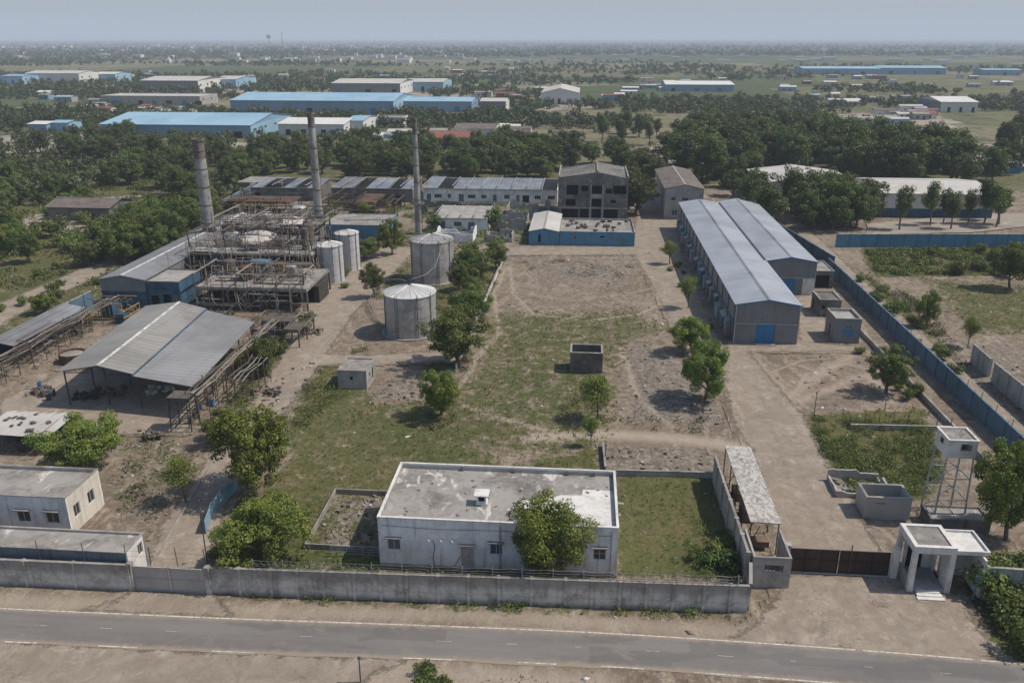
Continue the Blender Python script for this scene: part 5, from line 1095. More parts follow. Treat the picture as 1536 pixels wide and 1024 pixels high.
r=building('white_warehouse','wide white warehouse with a blue base behind thin trees at right','warehouse',80,108,228,254,6.3,'factory_white','pale_metal_roof','gablex',ops={'f':[(3,6,.5,2.6,'win dark'),(14,17,.5,2.4,'win dark'),(24,26,0,2.6,'door','blue_door')]},rise=1.6,over=.3,cap='pale_metal_roof')
m=MB().box(80,108,227.9,227.997,-.1,2.3);m.box(96.5,97.1,227.85,227.89,0,6.3);part(m,'blue_base','dark_blue_paint',r)
building('brown_ruin','low brown walled ruin with a flat slab among the trees left of the thick chimney','building',-106,-92,250,262,3.,'concrete_ruin','slab','flat',.1,{'f':[(3,5,.4,2,'hole dark')]},rim='slab')
# ------------------------------------------------------------------ factories and houses beyond the trees (surveyed corners)
def factory(label,pl,pr,top,dy,wall,roof,rt='gablex',rise=None,name='factory',cat='factory',group=None,doors=3,side=None):
    a=G(*pl);b=G(*pr);y0=(a[1]+b[1])/2;x0,x1=a[0],b[0];h=max(2.5,HZ((x0+x1)/2,y0,top));w=x1-x0
    rise=rise if rise is not None else min(2.2,dy*.06)
    ops=[]
    for i in range(doors):
        u=w*(i+.5)/doors+random.uniform(-.08,.08)*w;ww=min(w*.08,random.uniform(3,5));ops.append((u-ww/2,u+ww/2,0,h*.5,'door dark',random.choice(['blue_door','steel_blue','dark_inside'])))
    ru=[];
    for i in range(int(dy/14)): ru.append((4+i*14,7+i*14,h*.5,h*.68,'win dark'))
    return building(name,label,cat,x0,x1,y0,y0+dy,h,wall,roof,rt,ops={'f':ops,'r':ru,'l':ru},rise=rise,over=.5,cap=roof,sidewall=side,group=group,t=.3)
factory('huge blue factory shed with a pale blue roof, nearest beyond the left trees',(154,205),(376,208),187,58,'sky_blue_wall','sky_blue_roof',rise=3.2,side='sky_blue_roof')
factory('long pale blue factory shed standing second row behind the nearest blue one',(352,171),(588,175),151,60,'sky_blue_wall','sky_blue_roof',rise=3,side='sky_blue_roof')
factory('white factory annexe with dark windows beside the nearest blue shed',(420,202),(515,204),186,34,'factory_white','factory_white',rise=1.5,doors=4)
factory('small white hall between the white annexe and the trees',(517,201),(549,198),181,30,'factory_white','sky_blue_roof',rise=1.2,doors=1)
factory('white walled factory with a broad pale roof at the far left edge',(38,125),(122,125),110,40,'factory_white','pale_metal_roof',rise=2,side='factory_white')
factory('low pale blue factory to the right of the white walled one at far left',(124,123),(180,122),111,34,'sky_blue_roof','factory_white',rise=1.5)
factory('small blue shed at the extreme far left beside the white walled factory',(2,127),(36,127),114,30,'sky_blue_roof','sky_blue_roof',rise=1)
factory('grey white factory with a pale roof and white office front in the third row',(210,138),(300,138),121,60,'clad_grey','pale_metal_roof',rise=2.5,side='factory_white')
factory('pale blue hall joined to the grey white factory in the third row',(302,136),(372,131),119,50,'sky_blue_roof','pale_metal_roof',rise=2)
factory('grey walled factory with a white end in the middle of the third row',(499,142),(600,143),125,58,'clad_grey','pale_metal_roof',rise=2.4,side='factory_white')
factory('pale blue hall joined to the right of the grey walled factory',(603,138),(668,136),123,50,'sky_blue_roof','pale_metal_roof',rise=1.8)
factory('low blue grey hall behind the long pale blue shed',(611,166),(705,170),152,34,'sky_blue_wall','sky_blue_roof',rise=1.6)
factory('small grey hall with a white roof right of the blue halls',(719,168),(760,166),152,26,'clad_grey','pale_metal_roof',rise=1.2,side='factory_white')
factory('grey hall with a peaked pale roof standing alone in the centre distance',(811,158),(868,156),139,60,'factory_white','pale_metal_roof','gable',rise=3,side='sky_blue_wall')
factory('wide white roofed hall in the fields right of centre',(998,137),(1101,138),127,50,'sky_blue_wall','factory_white',rise=2)
factory('very long pale blue warehouse far off at right',(1205,112),(1318,112),103,50,'sky_blue_wall','sky_blue_roof',rise=2)
factory('pale blue warehouse joined to the right end of the very long one',(1320,112),(1417,112),102,50,'sky_blue_wall','sky_blue_roof',rise=2)
factory('pale hall with a broad white roof at the right among small sheds',(1397,166),(1480,172),153,40,'factory_white','factory_white',rise=2.2,side='clad_grey')
factory('low blue shed at the far right edge in the distance',(1470,113),(1536,114),105,30,'sky_blue_wall','sky_blue_roof',rise=1)
factory('small bright blue shed with a white roof near a round tree at left',(43,198),(72,198),186,14,'sky_blue_wall','factory_white',rise=.8,doors=2)
factory('small bright blue shed with an open front right of the white roofed one',(76,197),(103,197),184,13,'sky_blue_roof','sky_blue_roof',rise=.7,doors=2)
factory('low grey brown warehouse with a flat pale roof in the second row at left',(156,157),(298,159),144,30,'concrete_plain','pale_metal_roof','flat',rise=0,doors=7,side='concrete_plain')
factory('terracotta walled compound of low roofs amid the trees behind the third chimney',(640,222),(700,224),207,30,'red_brick','red_brick',rise=1.5,name='brick_building',cat='building')
factory('green and white walled hall behind the terracotta compound',(682,205),(742,206),193,22,'factory_white','tile_brown',rise=1.5,name='hall',cat='building')
factory('grey flat roofed sheds in the clearing at upper right',(1450,258),(1536,262),244,22,'blue_wall_x','pale_metal_roof','flat',rise=0,name='shed_row',cat='shed')
factory('pale office block with flat roof next to the low blue grey hall',(560,186),(604,187),176,14,'factory_white','slab','flat',rise=0,name='office_block',cat='building')
# small houses, far
def small_house(px,py,w,d,h,wall,roof,label,group):
    a=G(px,py);r=thing('small_house',label,'house',a[0],a[1],0,group)
    m=MB();F=WF((a[0]-w/2,a[1]-d/2),(a[0]+w/2,a[1]-d/2));m.wall((a[0]-w/2,a[1]-d/2),(a[0]+w/2,a[1]-d/2),-.2,h,.25,[(w*.2,w*.2+1.2,1,2.2),(w*.6,w*.6+1.1,0,2.2)]);m.wall((a[0]+w/2,a[1]-d/2+.25),(a[0]+w/2,a[1]+d/2),-.2,h,.25);m.wall((a[0]+w/2-.25,a[1]+d/2),(a[0]-w/2,a[1]+d/2),-.2,h,.25);m.wall((a[0]-w/2,a[1]+d/2-.25),(a[0]-w/2,a[1]-d/2+.25),-.2,h,.25)
    part(m,'wall',(wall,'dark_inside'),r)
    m=MB();m.slab([(a[0]-w/2-.3,a[1]-d/2-.3,h+.1),(a[0]+w/2+.3,a[1]-d/2-.3,h+.1),(a[0]+w/2+.3,a[1],h+.9),(a[0]-w/2-.3,a[1],h+.9)],.1);m.slab([(a[0]-w/2-.3,a[1],h+.9),(a[0]+w/2+.3,a[1],h+.9),(a[0]+w/2+.3,a[1]+d/2+.3,h+.1),(a[0]-w/2-.3,a[1]+d/2+.3,h+.1)],.1);part(m,'roof',roof,r)
rh=random.Random(4)
CL=[((560,215),(780,200),16,'small low house among the trees between the factories and the works','small houses beyond the middle trees'),((1290,190),(1400,170),16,'small shed or house in the village right of the dark grove','houses in the village at right'),((1180,145),(1420,160),12,'little pale house in the farmland at upper right','farm houses at upper right'),((180,165),(330,175),10,'low pale building in the yard left of the blue factories','low buildings near the blue factories'),((700,150),(1010,140),12,'tiny pale house near the distant centre fields','houses in the centre distance'),((100,120),(780,112),26,'small pale building scattered in the farmland beyond the factories at left','buildings in the farmland at left'),((850,130),(1536,122),26,'small pale building scattered in the farmland beyond the factories at right','buildings in the farmland at right'),((60,150),(160,165),8,'low pale shed in the yards behind the small blue sheds','sheds behind the small blue sheds'),((960,262),(1010,245),4,'small shed by the road behind the tall grey two storey building','sheds by the back road')]
for (p,q,n_,lab,gr) in CL:
    for i in range(n_):
        px=rh.uniform(p[0],q[0]);py=p[1]+(q[1]-p[1])*(px-p[0])/(q[0]-p[0])+rh.uniform(-9,9)
        small_house(px,py,rh.uniform(6,15),rh.uniform(5,9),rh.uniform(2.6,4.),rh.choice(['factory_white','cream_plaster','concrete_plain','red_brick','sky_blue_wall','factory_white']),rh.choice(['pale_metal_roof','tile_brown','factory_white','sky_blue_roof','red_brick','slab']),lab,gr)
dirty('yard_ground',(.31,.27,.225),(.17,.15,.125),.8,.06,light=(.40,.36,.31))
def sheet(name,pts,z=.06,jit=.02):
    P_=[G(*p) for p in pts];out=[]
    for a,b in zip(P_,P_[1:]+P_[:1]):
        L=math.dist(a,b);n_=max(2,int(L/8))
        for i in range(n_): f=i/n_;out.append((a[0]+(b[0]-a[0])*f+rh.gauss(0,min(2.5,L*jit)),a[1]+(b[1]-a[1])*f+rh.gauss(0,min(2.5,L*jit)),z))
    me_=bpy.data.meshes.new(name);me_.from_pydata(out,[],[tuple(range(len(out)))]);me_.materials.append(M['yard_ground']);structure(name,me_)
def lane(name,pts,w,z=.09):
    P_=[Vector(G(*p)) for p in pts];Q_=[]
    for i in range(len(P_)-1):
        n_=max(2,int((P_[i+1]-P_[i]).length/12))
        for k in range(n_): f=k/n_;f2=f*f*(3-2*f);Q_.append(P_[i].lerp(P_[i+1],f))
    Q_.append(P_[-1]);vs=[];fs=[]
    for i,p in enumerate(Q_):
        d=(Q_[min(i+1,len(Q_)-1)]-Q_[max(i-1,0)]).normalized();n=Vector((-d.y,d.x));ww=w*rh.uniform(.8,1.15)/2;vs+=[(p.x+n.x*ww,p.y+n.y*ww,z),(p.x-n.x*ww,p.y-n.y*ww,z)]
        if i: fs.append((2*i-2,2*i-1,2*i+1,2*i))
    me_=bpy.data.meshes.new(name);me_.from_pydata(vs,[],fs);me_.materials.append(M['yard_ground']);structure(name,me_)
for i,pts in enumerate((((-40,205),(150,198),(155,214),(420,214),(430,206),(555,205),(560,213),(300,222),(60,226),(-40,222)),((120,166),(330,160),(350,172),(210,180),(120,178)),((600,178),(780,172),(790,186),(610,196)),((0,126),(390,131),(400,139),(200,142),(0,133)),((490,144),(680,138),(700,145),(500,149)),((790,158),(900,152),(915,160),(800,168)),((1190,178),(1400,166),(1440,190),(1300,204),(1200,196)),((1300,352),(1540,345),(1640,318),(1480,322),(1300,336)),((930,262),(1010,258),(1005,238),(940,240)),((1440,258),(1600,258),(1600,246),(1450,244)),((630,228),(790,226),(780,212),(640,214)),((20,340),(180,336),(180,322),(30,322)))): sheet('factory_yard',pts,.06+.004*i)
for i,(pts,w) in enumerate(((((985,262),(980,228),(1010,205),(1100,190),(1180,178),(1300,170)),6),(((420,216),(560,214),(640,205),(730,190),(800,165)),7),(((-60,168),(60,160),(140,158),(210,150)),6),(((1180,190),(1300,205),(1420,212),(1620,232)),6),(((690,210),(700,180),(780,170)),5),(((-60,232),(120,225),(260,222)),5),(((120,300),(260,292),(345,280)),4),(((560,118),(700,112),(900,108),(1200,106)),8),(((300,100),(620,96),(1000,93)),8))): lane('country_road',pts,w,.12+.004*i)
# distant towns: far too many to count
m=MB()
for k in range(900):
    px=rh.uniform(-200,1700);py=rh.choice([rh.gauss(76,1.5),rh.gauss(72,2.5),rh.uniform(64,95)])
    if py<61: continue
    if px<420 and rh.random()<.4: continue
    a=G(px,py);w=rh.uniform(7,26);h_=rh.uniform(3,8);m.box(a[0],a[0]+w,a[1],a[1]+rh.uniform(8,20),0,h_,rh.choice([0,0,1,2]))
o=solo(m,'distant_town',('factory_white','cream_plaster','pale_metal_roof'),'scattered pale buildings of distant towns under the hazy horizon','town',*G(768,72),kind='stuff')
for (px,py,h_,lab) in ((424,66,70,'slim mast standing up on the left horizon'),(404,66,45,'small dark water tower on the left horizon')):
    a=G(px,py+4);m=MB();m.tube((*a,0),(*a,h_),2.2,1.4,n=6);
    if px<410: m.lathe((*a,h_-8),[(2,0),(11,6),(11,16),(2,20)],12)
    else:
        for z in (20,40,60): m.tube((a[0]-4,a[1],z),(a[0]+4,a[1],z),.7,n=4)
    solo(m,'mast' if px>410 else 'water_tower','steel_dark',lab,'mast' if px>410 else 'water tower',*a)
def wheel_(root,x_,y_,r_,w_=.22):
    w=part(MB().tube((x_,y_-w_/2,r_),(x_,y_+w_/2,r_),r_,n=14),'wheel','frame_dark',root);part(MB().tube((x_,y_-w_/2-.01,r_),(x_,y_+w_/2+.01,r_),r_*.55,n=10),'rim','steel_light',w)
def car(x_,y_,label,mat):
    t=thing('parked_car',label,'car',x_,y_);b=MB();pr=[(-2.1,.35),(-2.15,.75),(-1.9,.92),(-1.2,.98),(-.6,1.42),(.7,1.44),(1.35,1.),(2.05,.9),(2.15,.6),(2.1,.35)]
    n_=len(pr);vs=[];
    for yy,sc in ((-.82,1),(.82,1)): vs+=[(x_+a,y_+yy*(.86 if z>1. else 1),z) for a,z in pr]
    b.add(vs,[tuple(range(n_)),tuple(range(2*n_-1,n_-1,-1))]+[(i,i+n_,(i+1)%n_+n_,(i+1)%n_) for i in range(n_)]);part(b,'body',mat,t)
    for s_ in (-1,1):
        g=MB();g.add([(x_-1.05,y_+s_*.80,1.),(x_+1.15,y_+s_*.80,1.),(x_+.65,y_+s_*.72,1.38),(x_-.55,y_+s_*.72,1.38)],[(0,1,2,3)]);part(g,'side_window','glass',t)
        for q in (-1.35,1.35): wheel_(t,x_+q,y_+s_*.78,.33)
def truck(x_,y_,label,mat,cab):
    t=thing('parked_truck',label,'truck',x_,y_);part(MB().box(x_-2.9,x_+1.4,y_-1.15,y_+1.15,.95,2.9),'cargo_box',mat,t);b=MB();b.hexa([(x_+1.5,y_-1.1,.6),(x_+3.2,y_-1.1,.6),(x_+3.2,y_+1.1,.6),(x_+1.5,y_+1.1,.6),(x_+1.5,y_-1.,2.5),(x_+2.8,y_-1.,2.5),(x_+2.8,y_+1.,2.5),(x_+1.5,y_+1.,2.5)]);c=part(b,'cab',cab,t)
    part(MB().add([(x_+1.8,y_-1.1,1.6),(x_+2.85,y_-1.1,1.6),(x_+2.7,y_-1.06,2.2),(x_+1.8,y_-1.06,2.2)],[(0,1,2,3)]),'window','glass',c);part(MB().box(x_-2.9,x_+3.,y_-.5,y_+.5,.5,.9),'chassis','frame_dark',t)
    for q in (-2.,2.3):
        for s_ in (-1,1): wheel_(t,x_+q,y_+s_*.95,.45,.3)
a=G(752,352);car(*a,'dark parked car among the low ruins left of the blue yard block','dark_inside')
a=G(560,205);truck(*a,'pale truck standing beside the small white hall near the blue factories','factory_white','junk_blue')
# ------------------------------------------------------------------ vegetation
def leaves(blobs,n_,size,rg,flat=.8,squash=.85,inner=.18,droop=.25):
    """many small leaf quads on the skins of the given clumps"""
    C=np.array([b[:3] for b in blobs]);Rr=np.array([b[3] for b in blobs]);pr=Rr**2/np.sum(Rr**2)
    k=rg.choice(len(blobs),n_,p=pr);d=rg.normal(size=(n_,3));d/=np.linalg.norm(d,axis=1)[:,None]
    rad=np.where(rg.random(n_)<inner,rg.random(n_)*.8,.78+.34*rg.random(n_)**1.5)
    p=C[k]+d*(Rr[k]*rad)[:,None]*np.array([1,1,squash])
    nrm=d*.9+rg.normal(size=(n_,3))*.55+np.array([0,0,.45]);nrm/=np.linalg.norm(nrm,axis=1)[:,None]
    t=np.cross(nrm,rg.normal(size=(n_,3)));t/=np.linalg.norm(t,axis=1)[:,None];b=np.cross(nrm,t)
    s=(size*(.55+.9*rg.random(n_)))[:,None];t=t*s;b=b*s*.62
    V=np.stack([p-t,p-b,p+t,p+b],1).reshape(-1,3);return V
def crown_mesh(name,blobs,n_,size,rg,mat,**k):
    V=leaves(blobs,n_,size,rg,**k);return np_mesh(name,V,np.arange(len(V)).reshape(-1,4),mat)
PROTO={}
def tree_proto(key,H,W,n_,size,mat,seed,nb=26,base=.28,br=(.13,.21),trunk=.028,lean=0.,top=1.,sparse=False,inner=.18):
    rg=np.random.default_rng(seed);bl=[]
    ch=H*(1-base)/2;cz=H*base+ch
    tries=0
    while len(bl)<nb and tries<4000:
        tries+=1;d=rg.normal(size=3);d/=np.linalg.norm(d);q=rg.random()**.4
        r_=H*rg.uniform(*br)
        a=math.atan2(d[1],d[0]);irr=1+.22*math.sin(2*a+seed)+.13*math.sin(3*a+2*seed)
        p=np.array([d[0]*(W/2-r_*.8)*q*irr,d[1]*(W/2-r_*.8)*q*irr,cz+d[2]*(ch-r_*.7)*q])
        if p[2]<H*base+r_*.4 and q<.5: continue
        bl.append((*p,r_))
    cm=crown_mesh('crown',bl,n_,size,rg,mat,inner=inner)
    m=MB();tr=H*trunk;pts=[];zt=H*(base+.22)
    for i in range(5): f=i/4;pts.append((math.sin(f*2.3+seed)*tr*1.2,math.cos(f*2+seed)*tr*1.2-tr,zt*f))
    for i in range(4): m.tube(pts[i],pts[i+1],tr*(1.25-.18*i),tr*(1.25-.18*(i+1)),n=7)
    low=sorted(bl,key=lambda b:-b[3])[:9]
    for b in low:
        s=pts[random.choice([2,3,4])];mid=((s[0]+b[0])/2+rg.uniform(-.2,.2),(s[1]+b[1])/2,(s[2]+b[2])/2+.05*H);m.tube(s,mid,tr*.55,tr*.36,n=5);m.tube(mid,b[:3],tr*.36,tr*.12,n=5)
    tm=mesh('trunk',m.v,m.f,['bark']);PROTO[key]=(cm,tm,H,W)
    return key
# detailed near kinds
for i in range(4): tree_proto('near%d'%i,8.,8.2,25000,.1,'leaf_bright',20+i,nb=105,base=.10,br=(.04,.115),inner=.12)
for i in range(3): tree_proto('mid%d'%i,8.,7.6,18000,.11,'leaf_mid',40+i,nb=85,base=.15,br=(.05,.12),inner=.12)
for i in range(2): tree_proto('thin%d'%i,8.,4.6,5000,.1,'leaf_bright',60+i,nb=34,base=.3,br=(.07,.13),trunk=.014)
for i in range(4): tree_proto('dark%d'%i,12.,10.5,9500,.21,'leaf_dark',80+i,nb=80,base=.06,br=(.05,.125),inner=.12)
for i in range(2): tree_proto('tall%d'%i,13.,6.2,3400,.22,'leaf_dark',90+i,nb=34,base=.26,br=(.06,.12),trunk=.018)
for i in range(2): tree_proto('bush%d'%i,2.6,4.2,1500,.14,'leaf_mid',100+i,nb=18,base=0.,br=(.2,.34),trunk=.02,inner=.3)
tree_proto('yel',8.,8.2,25000,.1,'leaf_bright',123,nb=110,base=.10,br=(.04,.12))
TN=[0]
def tree(key,x,y,H,label,cat='tree',name='tree',group=None,wf=1.,rz=None):
    cm,tm,h0,w0=PROTO[key];s=H/h0;z=-.08
    r=bpy.data.objects.new(name,None);COL.objects.link(r);r.location=(x,y,z);r.scale=(s*wf,s*wf,s);r.rotation_euler.z=random.uniform(0,6.28) if rz is None else rz
    tag(r,label,cat,group)
    for nm,me_ in (('crown',cm),('trunk',tm)):
        o=bpy.data.objects.new(nm,me_);COL.objects.link(o);o.parent=r
    return r
def tpx(key,px,py,top,label,wpx=None,**k):
    a=G(px,py);H=HZ(*a,top)*1.0;wf=1.
    cm,tm,h0,w0=PROTO[key]
    if wpx:
        z=H*.5;e=abs(PR(a[0]+1,a[1],z)[0]-PR(a[0],a[1],z)[0]);wf=(wpx/e)/(w0*H/h0)
    return tree(key,a[0],a[1],H,label,wf=wf,**k)
NEAR=[('near0',127,702,622,'round bright green tree behind the cream house at left',128),
('near1',388,738,602,'large bright green tree left of the side driveway, in front of the yard road',132),
('near2',402,848,742,'broad bright green bushy tree just inside the roadside wall left of the office building',145),
('yel',822,861,742,'bright green tree growing between the office building and the roadside wall',150),
('near3',660,622,545,'round green tree standing alone in the grass in front of the tank trees',72),
('mid0',680,548,455,'large green tree touching the right side of the squat tank',112),
('mid1',708,490,425,'green tree behind the large tree beside the squat tank',62),
('mid2',706,418,362,'dark green tree to the right of the taller grey tank',66),
('mid0',745,402,360,'round dark tree at the upper left corner of the vacant lot',42),
('near1',586,382,325,'bright green tree with a pale trunk between the plant and the taller tank',44),
('mid1',560,446,392,'small green tree by the yard road left of the tanks',36),
('mid2',548,388,355,'low bushy tree behind the small tree by the yard road',54),
('near2',1033,528,470,'upper round bright green tree at the near left corner of the warehouse',70),
('near0',1056,600,506,'lower and larger bright green tree at the near left corner of the warehouse',88),
('thin0',894,628,560,'slender leafy tree in front of the square roofless concrete box',62),
('thin1',886,668,620,'thin sapling with a forked trunk at the edge of the dirt track',26),
('mid0',1334,588,515,'dark spreading tree between the dirt yard and the blue alley wall',80),
('near3',1502,806,648,'large dense tree beside the white box on legs at the right edge',112),
('thin0',276,752,683,'small pale feathery tree left of the side driveway',58),
('thin1',1031,462,410,'slim pale leafed tree beside the warehouse lane',32),
('thin0',1003,396,360,'small tree by the far end of the warehouse lane',30),
('near1',1388,490,432,'small tree standing alone right of the alley',36),
('mid1',1510,432,362,'dark tree at the right edge beyond the green field',66),
('thin1',1452,520,472,'thin ragged tree on the bank right of the alley',30),
('mid2',395,560,505,'bushy tree tangled in the pipes right of the open shed',56),
('thin1',545,330,300,'small tree by the rusty rack behind the plant',26),
('mid0',740,345,310,'small dark tree among the low ruins left of the blue block',28),
('mid2',655,345,318,'small bushy tree behind the third chimney',34),
('near2',68,470,435,'small bright tree outside the blue wall at left',40),
('mid1',340,660,612,'green tree joined to the upper edge of the large tree by the yard road',70)]
for k,px,py,tp_y,lab,w in NEAR: tpx(k,px,py,tp_y,lab,w)
def inpoly(x,y,poly):
    return sdf(np.array([[x]]),np.array([[y]]),poly)[0,0]>0
PLACED=[]
def blocked(x,y,mg=1.5):
    for a,b,c,d in FOOT:
        if a-mg<x<b+mg and c-mg<y<d+mg: return True
    return False
def cluster(poly_px,n_,keys,hr,label,group,sp=4.5,name='tree',wf=(.85,1.2)):
    P_=pp(*poly_px);xs_=[p[0] for p in P_];ys_=[p[1] for p in P_];c=0;t=0
    while c<n_ and t<n_*60:
        t+=1;x_=random.uniform(min(xs_),max(xs_));y_=random.uniform(min(ys_),max(ys_))
        if not inpoly(x_,y_,P_) or blocked(x_,y_,2.): continue
        if any((x_-a)**2+(y_-b)**2<sp*sp for a,b in PLACED): continue
        PLACED.append((x_,y_));c+=1;tree(random.choice(keys),x_,y_,random.uniform(*hr),label,group=group,name=name,cat='bush' if 'bush' in name else 'tree',wf=random.uniform(*wf))
D4=['dark0','dark1','dark2','dark3']
cluster(((1005,292),(1140,262),(1260,264),(1330,285),(1430,280),(1430,240),(1250,222),(1060,218),(1000,240)),84,D4,(12.5,18.5),'dark broadleaf tree in the dense grove behind the blue roofed warehouses','trees of the dark grove at right',5.)
cluster(((1110,318),(1150,345),(1330,346),(1335,318),(1250,300)),15,D4,(10.5,13.5),'dark tree in the clump between the warehouses and the far blue wall','clump of trees before the white warehouses',4.2)
cluster(((1060,300),(1118,300),(1140,268),(1070,262)),9,D4,(7,11),'dark tree beside the tall grey two storey building and the first white roof','trees by the tall grey building',4.)
cluster(((1350,340),(1350,352),(1500,345),(1510,325)),9,['tall0','tall1'],(10,13),'tall thin tree in the row behind the far blue wall','thin trees in front of the white warehouse',4.,wf=(.8,1.1))
cluster(((1440,300),(1540,310),(1700,310),(1700,200),(1490,205)),18,D4,(10,14),'dark tree in the group at the right edge of the view','trees at the right edge',6)
cluster(((100,400),(160,400),(200,330),(130,300),(60,310)),16,['bush0','bush1','mid1'],(2.5,5.5),'bushy growth by the derelict brown house at far left','bushes near the derelict house',4.,'bush')
cluster(((385,268),(640,276),(835,272),(900,250),(860,228),(600,225),(400,232),(330,250)),88,D4,(8.5,12.5),'dark green tree in the belt behind the workshop rows','tree belt behind the workshops',5.2)
cluster(((150,292),(300,310),(380,285),(370,240),(230,225),(140,240)),26,D4,(8,11.5),'green tree in the grove beyond the thick chimney','trees beyond the thick chimney',6)
cluster(((165,402),(260,395),(330,325),(290,310),(190,352)),17,['mid0','mid1','mid2','dark0'],(7,10.5),'tree in the bushy strip along the outer side of the long low shed','trees beside the long low shed',4.)
cluster(((-60,330),(60,330),(90,285),(40,265),(-80,270)),12,D4,(8,11),'tree in the group above the country lane at far left','trees above the country lane',6)
cluster(((-60,425),(48,402),(20,350),(-60,345)),10,['mid0','mid1','near1'],(6,8.5),'bright bushy tree at the left edge below the country lane','trees below the country lane',5)
cluster(((20,245),(130,250),(260,232),(210,205),(30,215)),16,D4,(7,10),'tree in the patchy line beside the small blue sheds','trees near the small blue sheds',8)
cluster(((938,335),(962,335),(985,280),(960,250),(900,240),(940,270)),12,D4,(8.5,12),'dark tree close to the right side of the ruined building','trees beside the ruined building',4.)
cluster(((895,222),(1000,230),(990,200),(900,200)),8,['tall0','tall1','dark2'],(10,14),'tall tree with a bare trunk beyond the ruined building','tall trees beyond the ruined building',7)
cluster(((1470,860),(1560,870),(1600,1000),(1500,975)),11,['bush0','bush1'],(2.2,3.4),'green bush on the bank outside the wall at the lower right corner','bushes at the lower right corner',1.8,'bush')
cluster(((600,1012),(655,1012),(670,1040),(595,1040)),3,['bush0','bush1'],(1.3,1.8),'green bush on the verge at the bottom edge of the photo','bushes at the bottom edge',1.2,'bush')
cluster(((1285,530),(1320,520),(1380,600),(1350,600)),7,['bush0','bush1'],(1.,2.),'low dark bush under the spreading tree by the dirt yard','bushes by the dirt yard',1.8,'bush')
cluster(((360,560),(430,480),(470,480),(400,580)),7,['bush0','bush1'],(1.6,2.6),'bush tangled around the rusty pipe racks by the yard road','bushes among the pipe racks',2.2,'bush')
cluster(((700,500),(735,470),(720,420),(690,430)),4,['mid2','mid1'],(4,5.5),'small tree in the strip between the tanks and the vacant lot','small trees beside the tanks',3.)
cluster(((1270,405),(1330,440),(1440,560),(1400,560)),12,['bush0','bush1'],(1.,2.2),'ragged bush on the bank right of the alley','bushes right of the alley',3.,'bush')
cluster(((500,350),(560,345),(580,400),(530,440),(500,420)),8,['bush0','bush1'],(1.2,2.2),'low bush in the patch of green right of the plant','bushes right of the plant',2.4,'bush')
cluster(((1000,400),(1022,400),(1070,500),(1050,500)),6,['bush0','bush1'],(.9,1.6),'low bush on the strip beside the warehouse lane','bushes beside the warehouse lane',2.2,'bush')
cluster(((0,520),(150,425),(150,380),(0,430)),10,['bush0','bush1'],(1.2,2.2),'scrub bush in the dry field outside the blue wall at left','scrub bushes outside the blue wall',3.,'bush')
cluster(((1040,835),(1110,800),(1118,850),(1050,862)),5,['bush0','bush1'],(1.1,2.),'bush in the corner of the grass behind the razor wire','bushes behind the razor wire',1.6,'bush')
cluster(((1380,380),(1536,375),(1560,425),(1440,420)),7,['bush0','bush1'],(2.,3.4),'bush at the far edge of the green field at right','bushes of the green field',4.,'bush')
cluster(((330,790),(460,790),(460,840),(330,840)),4,['bush0','bush1'],(1.4,2.2),'bush around the foot of the broad tree inside the roadside wall','bushes under the broad tree',2,'bush')
# far woods: beyond counting
def far_wood():
    rg=np.random.default_rng(11);VV=[];cnt=0
    FT=np.array(FOOT)
    def gen(n_,pya,pyb,nq,hr,accept,sz,wide=1.):
        nonlocal cnt
        px=rg.uniform(-260,1800,n_);py=rg.uniform(pya,pyb,n_);keep=[]
        for a,b in zip(px,py):
            x_,y_=G(a,b)
            k_=1. if b>150 else (2. if b>100 else 6.);nn=.30*noise2(np.array(x_),np.array(y_),45.*k_,3)+.22*noise2(np.array(x_*.35),np.array(y_),14.*k_,4)+.48*noise2(np.array(x_*.6),np.array(y_),130.*k_,6)
            if nn<accept(a,b): continue
            if b>188 and (-100<x_<112) and 40<y_<278: continue
            if np.any((FT[:,0]-3<x_)&(x_<FT[:,1]+3)&(FT[:,2]-9<y_)&(y_<FT[:,3]+3)): continue
            keep.append((x_,y_))
        for x_,y_ in keep:
            H=rg.uniform(*hr)*(.45+.55*rg.random());W=H*rg.uniform(.8,1.2)*wide;nb=5 if nq>30 else 3
            bl=[(x_+rg.normal()*W*.2,y_+rg.normal()*W*.2,H*rg.uniform(.25,.68),H*rg.uniform(.2,.33)*(wide**.35)) for _ in range(nb)]
            VV.append(leaves(bl,nq,H*sz*1.75,rg,inner=.1))
    gen(4600,188,420,110,(4,8.5),lambda a,b:.53 if b<235 else .60,.055)
    gen(7000,140,192,90,(4,9.),lambda a,b:.54 if b>160 else .55,.062)
    gen(8000,100,142,40,(4,10),lambda a,b:.55,.09,1.1)
    gen(6500,82,102,20,(5,11),lambda a,b:.56,.14,1.3)
    gen(9000,61,84,9,(9,14),lambda a,b:.40,.24,3.)
    V_=np.concatenate(VV);me_=np_mesh('distant_trees',V_,np.arange(len(V_)).reshape(-1,4),'leaf_far')
    o=bpy.data.objects.new('distant_trees',me_);COL.objects.link(o);tag(o,'scattered trees and hedges of the open country reaching to the hazy horizon','distant trees',None,'stuff')
far_wood()
